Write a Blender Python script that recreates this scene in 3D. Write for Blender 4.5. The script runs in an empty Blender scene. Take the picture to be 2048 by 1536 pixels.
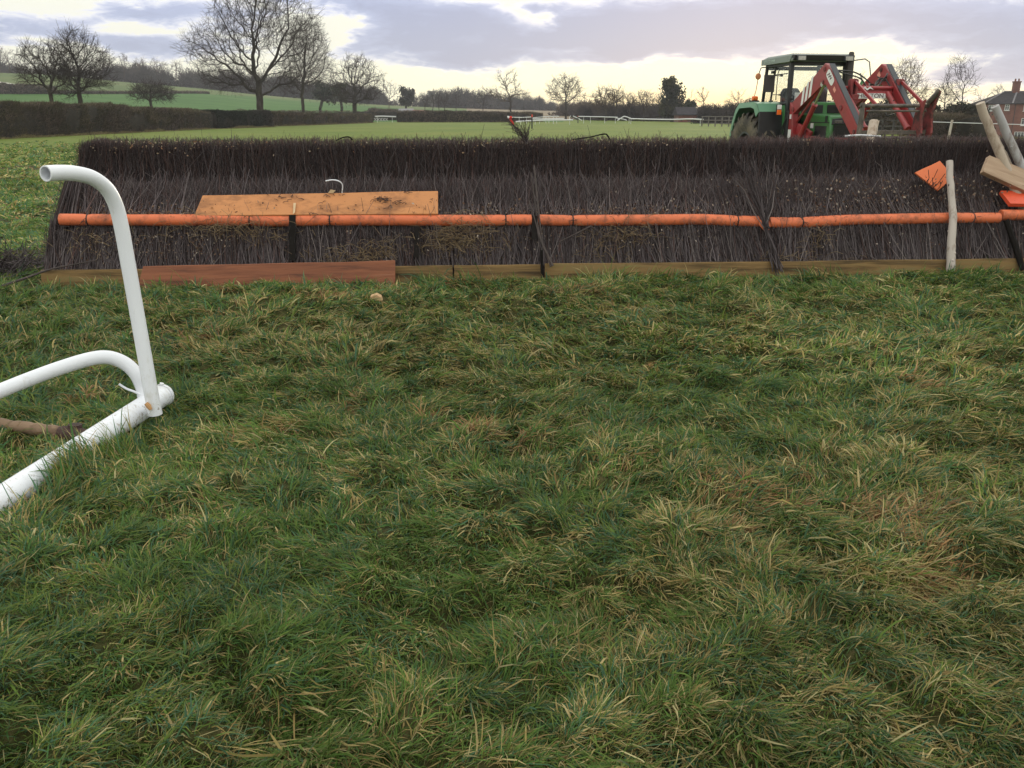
import bpy, math, random
import numpy as np
from mathutils import Vector, Matrix
R = math.radians
rng = np.random.default_rng(7)
random.seed(7)
scene = bpy.context.scene
col = scene.collection

# ------------------------------------------------------------------ camera
CAM_Z = 1.6
PITCH = R(17.0)
FPX = 1771.0                      # focal length in pixels of the 2048 px wide picture
cam_d = bpy.data.cameras.new('camera')
cam_d.sensor_width = 36.0
cam_d.lens = 36.0 * FPX / 2048.0
cam_d.clip_start = 0.05
cam_d.clip_end = 6000
cam = bpy.data.objects.new('camera', cam_d)
cam.location = (0, 0, CAM_Z)
cam.rotation_euler = (math.pi / 2 - PITCH, 0, 0)
col.objects.link(cam)
scene.camera = cam

# ------------------------------------------------------------------ exposure
scene.view_settings.view_transform = 'Standard'
scene.view_settings.look = 'None'
scene.view_settings.exposure = 0.0
scene.view_settings.gamma = 1.0
scene.cycles.max_bounces = 8
scene.cycles.diffuse_bounces = 3
scene.cycles.glossy_bounces = 3
scene.cycles.transmission_bounces = 4
scene.cycles.transparent_max_bounces = 12
scene.cycles.volume_bounces = 0
scene.cycles.use_adaptive_sampling = True
scene.cycles.use_denoising = True

SUN_AZ, SUN_EL = R(14.5), R(7.0)     # azimuth clockwise from +Y

def ray(px, py):
    u, v = (px - 1024) / FPX, (768 - py) / FPX
    c, s = math.cos(PITCH), math.sin(PITCH)
    return np.array([u, c + v * s, -s + v * c])
def azel(px, py):
    d = ray(px, py); h = math.hypot(d[0], d[1])
    return math.degrees(math.atan2(d[0], d[1])), math.degrees(math.atan2(d[2], h))

# ------------------------------------------------------------------ sky
def build_world():
    w = bpy.data.worlds.new('World'); scene.world = w; w.use_nodes = True
    nt = w.node_tree; nt.nodes.clear()
    N = nt.nodes.new; L = nt.links.new
    def val(x):
        return x
    def math_(op, a, b=None, c=None, clamp=False):
        n = N('ShaderNodeMath'); n.operation = op; n.use_clamp = clamp
        for i, x in enumerate((a, b, c)):
            if x is None: continue
            if isinstance(x, (int, float)): n.inputs[i].default_value = x
            else: L(x, n.inputs[i])
        return n.outputs[0]
    tc = N('ShaderNodeTexCoord'); sep = N('ShaderNodeSeparateXYZ'); L(tc.outputs['Generated'], sep.inputs[0])
    az = math_('MULTIPLY', math_('ARCTAN2', sep.outputs[0], sep.outputs[1]), 57.29578)
    el = math_('MULTIPLY', math_('ARCSINE', sep.outputs[2]), 57.29578)
    comb = N('ShaderNodeCombineXYZ')
    L(math_('MULTIPLY', az, 0.13), comb.inputs[0]); L(math_('MULTIPLY', el, 0.42), comb.inputs[1]); comb.inputs[2].default_value = 3.7
    def noise(scale, detail, rough, dist, vec):
        n = N('ShaderNodeTexNoise'); n.inputs['Scale'].default_value = scale; n.inputs['Detail'].default_value = detail
        n.inputs['Roughness'].default_value = rough; n.inputs['Distortion'].default_value = dist
        L(vec, n.inputs['Vector']); return n.outputs[0]
    n1 = noise(1.0, 7, 0.55, 0.6, comb.outputs[0])
    n2 = noise(2.3, 6, 0.55, 0.4, comb.outputs[0])
    # warp the coordinates of the cloud masses so that their edges billow
    azw = math_('MULTIPLY_ADD', math_('SUBTRACT', n2, 0.5), 6.0, az)
    elw = math_('MULTIPLY_ADD', math_('SUBTRACT', n1, 0.5), 2.2, el)
    def blob(px, py, wx, wy, amp):
        a0, e0 = azel(px, py)
        sa = wx / FPX * 57.3; se = wy / FPX * 57.3
        da = math_('MULTIPLY', math_('SUBTRACT', azw, a0), 1 / sa)
        de = math_('MULTIPLY', math_('SUBTRACT', elw, e0), 1 / se)
        q = math_('ADD', math_('MULTIPLY', da, da), math_('MULTIPLY', de, de))
        return math_('MULTIPLY', math_('POWER', 2.71828, math_('MULTIPLY', q, -1.0)), amp)
    clouds = [(70, 62, 190, 40, .75), (330, 22, 130, 26, .55), (310, 92, 90, 26, .5), (900, 60, 330, 52, .95),
              (1260, 62, 240, 46, .95), (720, 10, 180, 40, .5), (1560, 15, 190, 40, .6), (1850, 45, 330, 48, .85), (1990, 130, 130, 60, .7),
              (1010, 118, 120, 16, .35), (880, 160, 60, 9, .22), (1420, 84, 160, 20, .5),
              (1045, 44, 46, 22, -.75), (1130, 95, 60, 10, -.4), (640, 60, 60, 34, -.38), (560, 5, 60, 12, -.3), (1240, 110, 90, 10, .3), (940, 112, 90, 10, .25), (240, 58, 60, 10, -.35), (1700, 95, 90, 12, -.35), (1965, 175, 40, 12, -.4), (1660, 36, 70, 16, -.3), (1920, 112, 60, 14, -.45), (620, 52, 60, 30, -.35),
              (300, 55, 90, 14, -.3), (1010, 2, 160, 14, -.35), (60, 6, 120, 14, -.5)]
    tot = None
    for b in clouds:
        v = blob(*b); tot = v if tot is None else math_('ADD', tot, v)
    # overhead and behind the viewer: an even broken overcast
    high = math_('MULTIPLY', math_('SUBTRACT', el, 7.5), 0.15, clamp=True)
    tot = math_('ADD', tot, math_('MULTIPLY', high, 0.22))
    tot = math_('ADD', tot, math_('MULTIPLY', math_('SUBTRACT', n1, 0.5), 0.9))
    tot = math_('ADD', tot, math_('MULTIPLY', math_('SUBTRACT', n2, 0.5), 0.60))
    tot = math_('ADD', tot, math_('MULTIPLY', math_('SUBTRACT', noise(5.2, 6, 0.62, 0.8, comb.outputs[0]), 0.5), 0.62))
    cr = N('ShaderNodeValToRGB'); L(tot, cr.inputs[0])
    e = cr.color_ramp.elements
    e[0].position = 0.0; e[0].color = (1.0, 0.985, 0.77, 1)
    e[1].position = 1.0; e[1].color = (0.38, 0.43, 0.57, 1)
    for p, c in ((0.30, (1.0, .985, .80, 1)), (0.38, (.95, .95, .92, 1)), (0.54, (.66, .70, .80, 1)), (.68, (.47, .53, .68, 1))):
        x = e.new(p); x.color = c
    # warm glow where the sun stands behind the cloud
    ga, ge = azel(1475, 165)
    da = math_('MULTIPLY', math_('SUBTRACT', az, ga), 1 / 20.0); de = math_('MULTIPLY', math_('SUBTRACT', el, ge), 1 / 1.9)
    g = math_('POWER', 2.71828, math_('MULTIPLY', math_('ADD', math_('MULTIPLY', da, da), math_('MULTIPLY', de, de)), -1.0))
    g = math_('MULTIPLY', g, math_('SUBTRACT', 1.25, math_('MULTIPLY', tot, 1.6), clamp=True))
    oa, oe = azel(1430, 204)
    da2 = math_('MULTIPLY', math_('SUBTRACT', azw, oa), 1 / 11.0); de2 = math_('MULTIPLY', math_('SUBTRACT', el, oe), 1 / .75)
    g2 = math_('MULTIPLY', math_('POWER', 2.71828, math_('MULTIPLY', math_('ADD', math_('MULTIPLY', da2, da2), math_('MULTIPLY', de2, de2)), -1.0)), .8)
    # away from the glow the clear gaps are whiter
    hz = math_('MULTIPLY', math_('SUBTRACT', 7.0, el), 1 / 6.0, clamp=True)
    mixw = N('ShaderNodeMix'); mixw.data_type = 'RGBA'; mixw.blend_type = 'MULTIPLY'
    mixw.inputs[7].default_value = (.98, 1.0, 1.14, 1); L(cr.outputs[0], mixw.inputs[6])
    L(math_('SUBTRACT', 1.0, hz, clamp=True), mixw.inputs[0])
    glow = N('ShaderNodeMix'); glow.data_type = 'RGBA'; glow.blend_type = 'ADD'
    L(mixw.outputs[2], glow.inputs[6]); glow.inputs[7].default_value = (.13, .16, .03, 1); L(g, glow.inputs[0])
    low = N('ShaderNodeMix'); low.data_type = 'RGBA'; low.blend_type = 'MULTIPLY'; L(g2, low.inputs[0]); L(glow.outputs[2], low.inputs[6]); low.inputs[7].default_value = (1.0, .86, .66, 1); glow = low
    ten = N('ShaderNodeMix'); ten.data_type = 'RGBA'; ten.blend_type = 'MULTIPLY'; ten.inputs[0].default_value = 1
    L(glow.outputs[2], ten.inputs[6])
    # brighter overhead than the low clouds in view
    br = math_('MULTIPLY_ADD', high, 4.5, 11.0)
    cb = N('ShaderNodeCombineXYZ')
    for i in range(3): L(br, cb.inputs[i])
    L(cb.outputs[0], ten.inputs[7])
    sky = N('ShaderNodeTexSky'); sky.sky_type = 'NISHITA'; sky.sun_disc = False
    sky.sun_elevation = SUN_EL; sky.sun_rotation = SUN_AZ
    mix = N('ShaderNodeMix'); mix.data_type = 'RGBA'; mix.inputs[0].default_value = 0.06
    L(ten.outputs[2], mix.inputs[6]); L(sky.outputs[0], mix.inputs[7])
    bg = N('ShaderNodeBackground'); bg.inputs[1].default_value = 0.1; L(mix.outputs[2], bg.inputs[0])
    out = N('ShaderNodeOutputWorld'); L(bg.outputs[0], out.inputs[0])
    w.cycles.sampling_method = 'MANUAL'; w.cycles.sample_map_resolution = 1024
build_world()

sun_d = bpy.data.lights.new('sun', 'SUN'); sun_d.energy = 0.9; sun_d.angle = R(12); sun_d.color = (1, .86, .64)
sun = bpy.data.objects.new('sun', sun_d); col.objects.link(sun)
sdir = Vector((math.sin(SUN_AZ) * math.cos(SUN_EL), math.cos(SUN_AZ) * math.cos(SUN_EL), math.sin(SUN_EL)))
sun.rotation_euler = sdir.to_track_quat('Z', 'Y').to_euler()
sun.location = (20, 60, 40)

# ------------------------------------------------------------------ helpers
def tag(o, label=None, cat=None, group=None, kind=None):
    if label: o['label'] = label
    if cat: o['category'] = cat
    if group: o['group'] = group
    if kind: o['kind'] = kind
    return o
ORG = {}
def empty(name, loc, label, cat, group=None, rz=0.0):
    o = bpy.data.objects.new(name, None); o.empty_display_size = .3
    o.location = loc; o.rotation_euler = (0, 0, rz); col.objects.link(o)
    ORG[o.name] = np.array(loc, float)
    return tag(o, label, cat, group)
def mk(name, V, F, mat, parent=None, smooth=False, tint=None, local=False, sharp=None):
    """V (n,3); F a list of faces or a list of (k,m) int arrays. Vertices are in world space unless local."""
    V = np.asarray(V, np.float32).reshape(-1, 3)
    org = np.zeros(3)
    if parent is not None and not local:
        org = ORG[parent.name]
        V = V - org.astype(np.float32)
    me = bpy.data.meshes.new(name)
    if len(F) and isinstance(F[0], np.ndarray):
        arrs = [f.astype(np.int32) for f in F if len(f)]
        loops = np.concatenate([a.ravel() for a in arrs])
        tot = np.concatenate([np.full(len(a), a.shape[1], np.int32) for a in arrs])
        start = np.concatenate([[0], np.cumsum(tot)[:-1]]).astype(np.int32)
        me.vertices.add(len(V)); me.vertices.foreach_set('co', V.ravel())
        me.loops.add(len(loops)); me.loops.foreach_set('vertex_index', loops)
        me.polygons.add(len(tot)); me.polygons.foreach_set('loop_start', start); me.polygons.foreach_set('loop_total', tot)
        me.update(calc_edges=True)
    else:
        me.from_pydata([tuple(map(float, v)) for v in V], [], [list(map(int, f)) for f in F])
    if tint is not None:
        a = me.attributes.new('tint', 'FLOAT_COLOR', 'POINT')
        t = np.ones((len(V), 4), np.float32); t[:, :3] = tint
        a.data.foreach_set('color', t.ravel())
    if smooth:
        me.polygons.foreach_set('use_smooth', np.ones(len(me.polygons), bool))
    me.validate(verbose=False)
    if sharp is not None:
        me.shade_smooth(); me.set_sharp_from_angle(angle=R(sharp))
    me.materials.append(mat)
    o = bpy.data.objects.new(name, me); col.objects.link(o)
    if parent is not None:
        o.parent = parent; ORG[o.name] = org if not local else np.zeros(3)
    else:
        ORG[o.name] = np.zeros(3)
    return o
def recentre(o):
    """Put a top-level mesh's origin at its own base."""
    me = o.data; n = len(me.vertices); c = np.empty(n * 3, np.float32); me.vertices.foreach_get('co', c); c = c.reshape(-1, 3)
    m = np.array([(c[:, 0].min() + c[:, 0].max()) / 2, (c[:, 1].min() + c[:, 1].max()) / 2, c[:, 2].min()], np.float32)
    me.vertices.foreach_set('co', (c - m).ravel()); o.location = m.tolist(); ORG[o.name] = m.astype(float)
    return o

def frames(T):
    """two unit vectors perpendicular to each row of T"""
    T = T / (np.linalg.norm(T, axis=-1, keepdims=True) + 1e-9)
    ref = np.where(np.abs(T[..., 2:3]) < .9, np.array([0, 0, 1.0]), np.array([1.0, 0, 0]))
    A = np.cross(T, ref); A /= (np.linalg.norm(A, axis=-1, keepdims=True) + 1e-9)
    return A, np.cross(T, A)
def tubes(P, rad, sides=3, tint=None):
    """P (N,K,3) polylines, rad (N,K): returns V, [quads], tint per vertex"""
    P = np.asarray(P, float); Nn, K = P.shape[:2]
    T = np.empty_like(P); T[:, 1:-1] = P[:, 2:] - P[:, :-2]; T[:, 0] = P[:, 1] - P[:, 0]; T[:, -1] = P[:, -1] - P[:, -2]
    Tm = np.repeat((P[:, -1] - P[:, 0])[:, None], K, 1) + T * .6
    A, B = frames(Tm)
    ang = np.arange(sides) * 2 * math.pi / sides
    ring = (A[:, :, None] * np.cos(ang)[None, None, :, None] + B[:, :, None] * np.sin(ang)[None, None, :, None]) * rad[:, :, None, None]
    V = (P[:, :, None] + ring).reshape(-1, 3)
    idx = np.arange(Nn * K * sides).reshape(Nn, K, sides)
    a = idx[:, :-1]; b = idx[:, 1:]
    Q = np.stack([a, np.roll(a, -1, 2), np.roll(b, -1, 2), b], -1).reshape(-1, 4)
    t = None if tint is None else np.repeat(tint, K * sides, 0)
    return V, Q, t
class Acc:
    """accumulates vertex and face arrays"""
    def __init__(s): s.V = []; s.Q = []; s.T = []; s.t = []; s.n = 0
    def add(s, V, Q=None, T=None, tint=None):
        s.V.append(V)
        if Q is not None and len(Q): s.Q.append(Q + s.n)
        if T is not None and len(T): s.T.append(T + s.n)
        if tint is not None: s.t.append(tint)
        s.n += len(V); return s
    def build(s, name, mat, parent=None, **k):
        F = []
        if s.Q: F.append(np.concatenate(s.Q))
        if s.T: F.append(np.concatenate(s.T))
        return mk(name, np.concatenate(s.V), F, mat, parent, tint=np.concatenate(s.t) if s.t else None, **k)
class MB:
    """collects boxes, prisms and tubes into one mesh"""
    def __init__(s): s.V = []; s.F = []
    def raw(s, V, F):
        n = len(s.V); s.V += [tuple(map(float, v)) for v in V]; s.F += [[i + n for i in f] for f in F]; return s
    def box(s, c, size, rot=None):
        h = np.array(size) / 2; V = np.array([[x, y, z] for x in (-1, 1) for y in (-1, 1) for z in (-1, 1)]) * h
        if rot is not None: V = V @ np.array(rot).T
        return s.raw(V + np.array(c), [(0, 1, 3, 2), (4, 6, 7, 5), (0, 4, 5, 1), (2, 3, 7, 6), (0, 2, 6, 4), (1, 5, 7, 3)])
    def bar(s, a, b, w, h, up=(0, 0, 1)):
        a, b = np.array(a, float), np.array(b, float); t = b - a; l = np.linalg.norm(t); t /= l
        u = np.array(up, float); r = np.cross(t, u); r /= np.linalg.norm(r); u = np.cross(r, t)
        return s.box((a + b) / 2, (l, w, h), np.stack([t, r, u], 1))
    def prism(s, poly, off, depth):
        """poly: 3-D corners of a flat face; extruded by vector off*depth"""
        P = np.array(poly, float); o = np.array(off, float) * depth; n = len(P)
        V = np.concatenate([P, P + o]); F = [list(range(n))[::-1], [i + n for i in range(n)]]
        F += [[i, (i + 1) % n, (i + 1) % n + n, i + n] for i in range(n)]
        return s.raw(V, F)
    def tube(s, pts, r, sides=10, cap=True):
        P = np.array(pts, float)[None]; K = P.shape[1]; rr = np.full((1, K), r) if np.isscalar(r) else np.array(r, float)[None]
        # parallel transport so that bends do not twist
        p = P[0]; T = np.gradient(p, axis=0); T /= np.linalg.norm(T, axis=1, keepdims=True)
        A, _ = frames(T[:1]); a = A[0]; V = []
        ang = np.arange(sides) * 2 * math.pi / sides
        for k in range(K):
            a = a - T[k] * (a @ T[k]); a /= np.linalg.norm(a); b = np.cross(T[k], a)
            V.append(p[k] + (np.cos(ang)[:, None] * a + np.sin(ang)[:, None] * b) * rr[0, k])
        V = np.concatenate(V); F = []
        for k in range(K - 1):
            for j in range(sides):
                F.append([k * sides + j, k * sides + (j + 1) % sides, (k + 1) * sides + (j + 1) % sides, (k + 1) * sides + j])
        if cap:
            F.append(list(range(sides))[::-1]); F.append([(K - 1) * sides + j for j in range(sides)])
        return s.raw(V, F)
    def lathe(s, prof, c, axis='y', n=40):
        """prof: (radius, offset along axis) closed loop"""
        V = []; m = len(prof)
        for i in range(n):
            a = 2 * math.pi * i / n
            for r, o in prof:
                if axis == 'y': V.append((c[0] + r * math.cos(a), c[1] + o, c[2] + r * math.sin(a)))
                elif axis == 'x': V.append((c[0] + o, c[1] + r * math.cos(a), c[2] + r * math.sin(a)))
                else: V.append((c[0] + r * math.cos(a), c[1] + r * math.sin(a), c[2] + o))
        F = []
        for i in range(n):
            for j in range(m):
                F.append([i * m + j, i * m + (j + 1) % m, ((i + 1) % n) * m + (j + 1) % m, ((i + 1) % n) * m + j])
        return s.raw(V, F)
    def build(s, name, mat, parent=None, bevel=None, sharp=35, local=False, smooth=True):
        o = mk(name, np.array(s.V), s.F, mat, parent, local=local, sharp=sharp if smooth else None)
        if bevel:
            b = o.modifiers.new('bevel', 'BEVEL'); b.width = bevel; b.segments = 2; b.limit_method = 'ANGLE'; b.angle_limit = R(40)
        return o
def smooth_path(pts, n=24):
    """Catmull-Rom through the points"""
    P = np.array(pts, float); P = np.concatenate([2 * P[:1] - P[1:2], P, 2 * P[-1:] - P[-2:-1]]); out = []
    seg = len(P) - 3
    for i in range(seg):
        p0, p1, p2, p3 = P[i:i + 4]
        for t in np.linspace(0, 1, max(2, n // seg), endpoint=(i == seg - 1)):
            out.append(.5 * ((2 * p1) + (-p0 + p2) * t + (2 * p0 - 5 * p1 + 4 * p2 - p3) * t ** 2 + (-p0 + 3 * p1 - 3 * p2 + p3) * t ** 3))
    return np.array(out)

def hash2(ix, iy, seed):
    h = (ix.astype(np.int64) * 374761393 + iy.astype(np.int64) * 668265263 + seed * 1442695041) & 0x7fffffff
    h = ((h ^ (h >> 13)) * 1274126177) & 0x7fffffff
    return ((h ^ (h >> 16)) & 0xffff) / 65535.0
def vnoise(x, y, seed=0):
    x = np.asarray(x, float); y = np.asarray(y, float)
    ix, iy = np.floor(x), np.floor(y); fx, fy = x - ix, y - iy
    fx = fx * fx * (3 - 2 * fx); fy = fy * fy * (3 - 2 * fy)
    a = hash2(ix, iy, seed); b = hash2(ix + 1, iy, seed); c = hash2(ix, iy + 1, seed); d = hash2(ix + 1, iy + 1, seed)
    return (a * (1 - fx) + b * fx) * (1 - fy) + (c * (1 - fx) + d * fx) * fy
def sstep(a, b, x):
    t = np.clip((np.asarray(x, float) - a) / (b - a), 0, 1); return t * t * (3 - 2 * t)

# ------------------------------------------------------------------ materials
def new_mat(name):
    m = bpy.data.materials.new(name); m.use_nodes = True
    nt = m.node_tree; b = nt.nodes['Principled BSDF']; return m, nt, b
def noise_mat(name, cols, scale=8, rough=.6, detail=6, stretch=(1, 1, 1), bump=0.0, bscale=None, metal=0.0, spec=.5, coord='Object', pos=None, nrough=.6, dist=0.0):
    m, nt, b = new_mat(name); N = nt.nodes.new; L = nt.links.new
    tc = N('ShaderNodeTexCoord'); mp = N('ShaderNodeMapping'); mp.inputs['Scale'].default_value = stretch
    L(tc.outputs[coord], mp.inputs[0])
    n = N('ShaderNodeTexNoise'); n.inputs['Scale'].default_value = scale; n.inputs['Detail'].default_value = detail; n.inputs['Roughness'].default_value = nrough
    n.inputs['Distortion'].default_value = dist
    L(mp.outputs[0], n.inputs['Vector'])
    cr = N('ShaderNodeValToRGB'); L(n.outputs[0], cr.inputs[0]); e = cr.color_ramp.elements
    k = len(cols); ps = pos or [0.3 + 0.4 * i / max(1, k - 1) for i in range(k)]
    e[0].position = ps[0]; e[0].color = (*cols[0], 1); e[1].position = ps[-1]; e[1].color = (*cols[-1], 1)
    for p, c in list(zip(ps, cols))[1:-1]:
        x = e.new(p); x.color = (*c, 1)
    L(cr.outputs[0], b.inputs['Base Color'])
    b.inputs['Roughness'].default_value = rough; b.inputs['Metallic'].default_value = metal
    b.inputs['Specular IOR Level'].default_value = spec
    if bump:
        n2 = N('ShaderNodeTexNoise'); n2.inputs['Scale'].default_value = bscale or scale * 3; n2.inputs['Detail'].default_value = 4
        L(mp.outputs[0], n2.inputs['Vector'])
        bp = N('ShaderNodeBump'); bp.inputs['Strength'].default_value = bump; bp.inputs['Distance'].default_value = .02
        L(n2.outputs[0], bp.inputs['Height']); L(bp.outputs[0], b.inputs['Normal'])
    return m
def dirty_mat(name, base, dirt, scale=6, lo=.52, hi=.68, rough=.45, spec=.5, fine=40, stretch=(1, 1, 1), var=.12, coat=0.0, bump=.1):
    """paint or plastic with blotches and specks of dirt"""
    m, nt, b = new_mat(name); N = nt.nodes.new; L = nt.links.new
    tc = N('ShaderNodeTexCoord'); mp = N('ShaderNodeMapping'); mp.inputs['Scale'].default_value = stretch; L(tc.outputs['Object'], mp.inputs[0])
    def nz(s, d):
        n = N('ShaderNodeTexNoise'); n.inputs['Scale'].default_value = s; n.inputs['Detail'].default_value = d; n.inputs['Roughness'].default_value = .65
        L(mp.outputs[0], n.inputs['Vector']); return n.outputs[0]
    a, f = nz(scale, 8), nz(fine, 3)
    ad = N('ShaderNodeMath'); ad.operation = 'MULTIPLY_ADD'; L(f, ad.inputs[0]); ad.inputs[1].default_value = .35; L(a, ad.inputs[2])
    sb = N('ShaderNodeMath'); sb.operation = 'SUBTRACT'; L(ad.outputs[0], sb.inputs[0]); sb.inputs[1].default_value = .175
    mr = N('ShaderNodeMapRange'); L(sb.outputs[0], mr.inputs[0]); mr.inputs[1].default_value = lo; mr.inputs[2].default_value = hi
    c1 = N('ShaderNodeMix'); c1.data_type = 'RGBA'; c1.inputs[6].default_value = (*[x * (1 - var) for x in base], 1); c1.inputs[7].default_value = (*[min(1, x * (1 + var)) for x in base], 1)
    L(nz(scale * .45, 3), c1.inputs[0])
    mx = N('ShaderNodeMix'); mx.data_type = 'RGBA'; L(mr.outputs[0], mx.inputs[0]); L(c1.outputs[2], mx.inputs[6]); mx.inputs[7].default_value = (*dirt, 1)
    L(mx.outputs[2], b.inputs['Base Color'])
    rr = N('ShaderNodeMapRange'); L(mr.outputs[0], rr.inputs[0]); rr.inputs[3].default_value = rough; rr.inputs[4].default_value = min(1, rough + .35); L(rr.outputs[0], b.inputs['Roughness'])
    b.inputs['Specular IOR Level'].default_value = spec; b.inputs['Coat Weight'].default_value = coat
    if bump:
        bp = N('ShaderNodeBump'); bp.inputs['Strength'].default_value = bump; bp.inputs['Distance'].default_value = .004; L(f, bp.inputs['Height']); L(bp.outputs[0], b.inputs['Normal'])
    return m
def muddy_plastic():
    """white plastic, scuffed, with mud splashed up its lower parts"""
    m = dirty_mat('white_plastic', (.76, .78, .84), (.42, .40, .32), scale=4.5, lo=.57, hi=.84, rough=.28, fine=45, var=.03, stretch=(1, 1, .4), bump=.05)
    nt = m.node_tree; b = nt.nodes['Principled BSDF']; N = nt.nodes.new; L = nt.links.new
    src = b.inputs['Base Color'].links[0].from_socket
    tc = N('ShaderNodeTexCoord'); sp = N('ShaderNodeSeparateXYZ'); L(tc.outputs['Object'], sp.inputs[0])
    mr = N('ShaderNodeMapRange'); L(sp.outputs[2], mr.inputs[0]); mr.inputs[1].default_value = .01; mr.inputs[2].default_value = .30; mr.inputs[3].default_value = .16; mr.inputs[4].default_value = -.06
    n = N('ShaderNodeTexNoise'); n.inputs['Scale'].default_value = 34; n.inputs['Detail'].default_value = 5; n.inputs['Roughness'].default_value = .7; L(tc.outputs['Object'], n.inputs['Vector'])
    ad = N('ShaderNodeMath'); ad.operation = 'ADD'; L(n.outputs[0], ad.inputs[0]); L(mr.outputs[0], ad.inputs[1])
    r2 = N('ShaderNodeMapRange'); L(ad.outputs[0], r2.inputs[0]); r2.inputs[1].default_value = .66; r2.inputs[2].default_value = .76
    r2.inputs[4].default_value = .7
    mx = N('ShaderNodeMix'); mx.data_type = 'RGBA'; L(r2.outputs[0], mx.inputs[0]); L(src, mx.inputs[6]); mx.inputs[7].default_value = (.22, .17, .10, 1)
    L(mx.outputs[2], b.inputs['Base Color']); return m
def tint_mat(name, rough=.7, spec=.3, transl=0.0, gain=1.0):
    """colour per twig, leaf or blade from the mesh's own 'tint' attribute"""
    m, nt, b = new_mat(name); N = nt.nodes.new; L = nt.links.new
    at = N('ShaderNodeAttribute'); at.attribute_name = 'tint'
    L(at.outputs['Color'], b.inputs['Base Color']); b.inputs['Roughness'].default_value = rough; b.inputs['Specular IOR Level'].default_value = spec
    if transl:
        t = N('ShaderNodeBsdfTranslucent'); mx = N('ShaderNodeMixShader'); mx.inputs[0].default_value = transl
        L(at.outputs['Color'], t.inputs[0]); L(b.outputs[0], mx.inputs[1]); L(t.outputs[0], mx.inputs[2])
        L(mx.outputs[0], nt.nodes['Material Output'].inputs[0])
    return m
def plain(name, c, rough=.5, metal=0, spec=.5, var=.15, scale=5):
    return noise_mat(name, [tuple(x * (1 - var) for x in c), tuple(min(1, x * (1 + var)) for x in c)], scale=scale, rough=rough, metal=metal, spec=spec)
def wood_mat(name, cols, axis=0, scale=3.0, rough=.75, bump=.25, pos=None):
    st = [14, 14, 14]; st[axis] = 1.0
    return noise_mat(name, cols, scale=scale, rough=rough, stretch=st, bump=bump, bscale=scale * 2, pos=pos, dist=.6, spec=.3)
def text_mesh(name, s, size, mat, parent, M, extrude=.002, local=True):
    """lettering as a mesh; M (4x4) places the text plane (x right, y up)"""
    c = bpy.data.curves.new('lettering_curve', 'FONT'); c.body = s; c.size = size; c.extrude = extrude; c.align_x = 'CENTER'; c.align_y = 'CENTER'
    o = bpy.data.objects.new('lettering_tmp', c); col.objects.link(o)
    bpy.context.view_layer.update()
    me = bpy.data.meshes.new_from_object(o.evaluated_get(bpy.context.evaluated_depsgraph_get()))
    bpy.data.objects.remove(o); bpy.data.curves.remove(c)
    me.transform(M); me.name = name; me.materials.clear(); me.materials.append(mat)
    t = bpy.data.objects.new(name, me); col.objects.link(t); t.parent = parent; return t

# ------------------------------------------------------------------ terrain
CREST = [(-400, 146), (0, 146), (100, 150), (200, 160), (300, 169), (400, 177), (500, 188), (600, 197), (700, 206), (800, 212), (900, 216), (1000, 219), (1100, 221.5), (1200, 224), (1300, 226)]
_ca = []; _cz = []
R_TOE, R_CREST = 175.0, 430.0
for px, py in CREST:
    d = ray(px, py); h = math.hypot(d[0], d[1]); _ca.append(math.degrees(math.atan2(d[0], d[1]))); _cz.append(CAM_Z + R_CREST * d[2] / h)
_cz[-1] = 0
def G(px, py, z=0.0):
    d = ray(px, py); t = (z - CAM_Z) / d[2]; return np.array([0, 0, CAM_Z]) + d * t
# ------------------------------------------------------------------ steeplechase fence frame of reference
F0 = G(78, 573)[:2]; F1 = G(2040, 542)[:2]
FU = (F1 - F0) / np.linalg.norm(F1 - F0); FN = np.array([-FU[1], FU[0]])
FLEN = float(np.linalg.norm(F1 - F0)) + 2.3
def fence_v(x, y): return (x - F0[0]) * FN[0] + (y - F0[1]) * FN[1]
def mounds(x, y, full=False):
    """domed tussocks on a jittered grid: height, and (full) the outward direction, the tussock's own random number and the nearness to its top"""
    x = np.asarray(x, float); y = np.asarray(y, float); c = .185
    ix, iy = np.floor(x / c), np.floor(y / c)
    best = np.zeros(x.shape); dx = np.zeros(x.shape); dy = np.zeros(x.shape); idn = np.full(x.shape, .5)
    for i in (-1, 0, 1):
        for j in (-1, 0, 1):
            a, b = ix + i, iy + j
            mx = (a + .1 + .8 * hash2(a, b, 201)) * c; my = (b + .1 + .8 * hash2(a, b, 202)) * c
            r = .075 + .11 * hash2(a, b, 203); H = .018 + .085 * hash2(a, b, 204) ** 1.4
            ex, ey = x - mx, y - my; q = (ex * ex + ey * ey) / (r * r); h = H * np.clip(1 - q, 0, 1) ** .8
            m = h > best; best = np.where(m, h, best); dx = np.where(m, ex, dx); dy = np.where(m, ey, dy); idn = np.where(m, hash2(a, b, 205), idn)
    return (best, dx, dy, idn) if full else best
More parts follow.
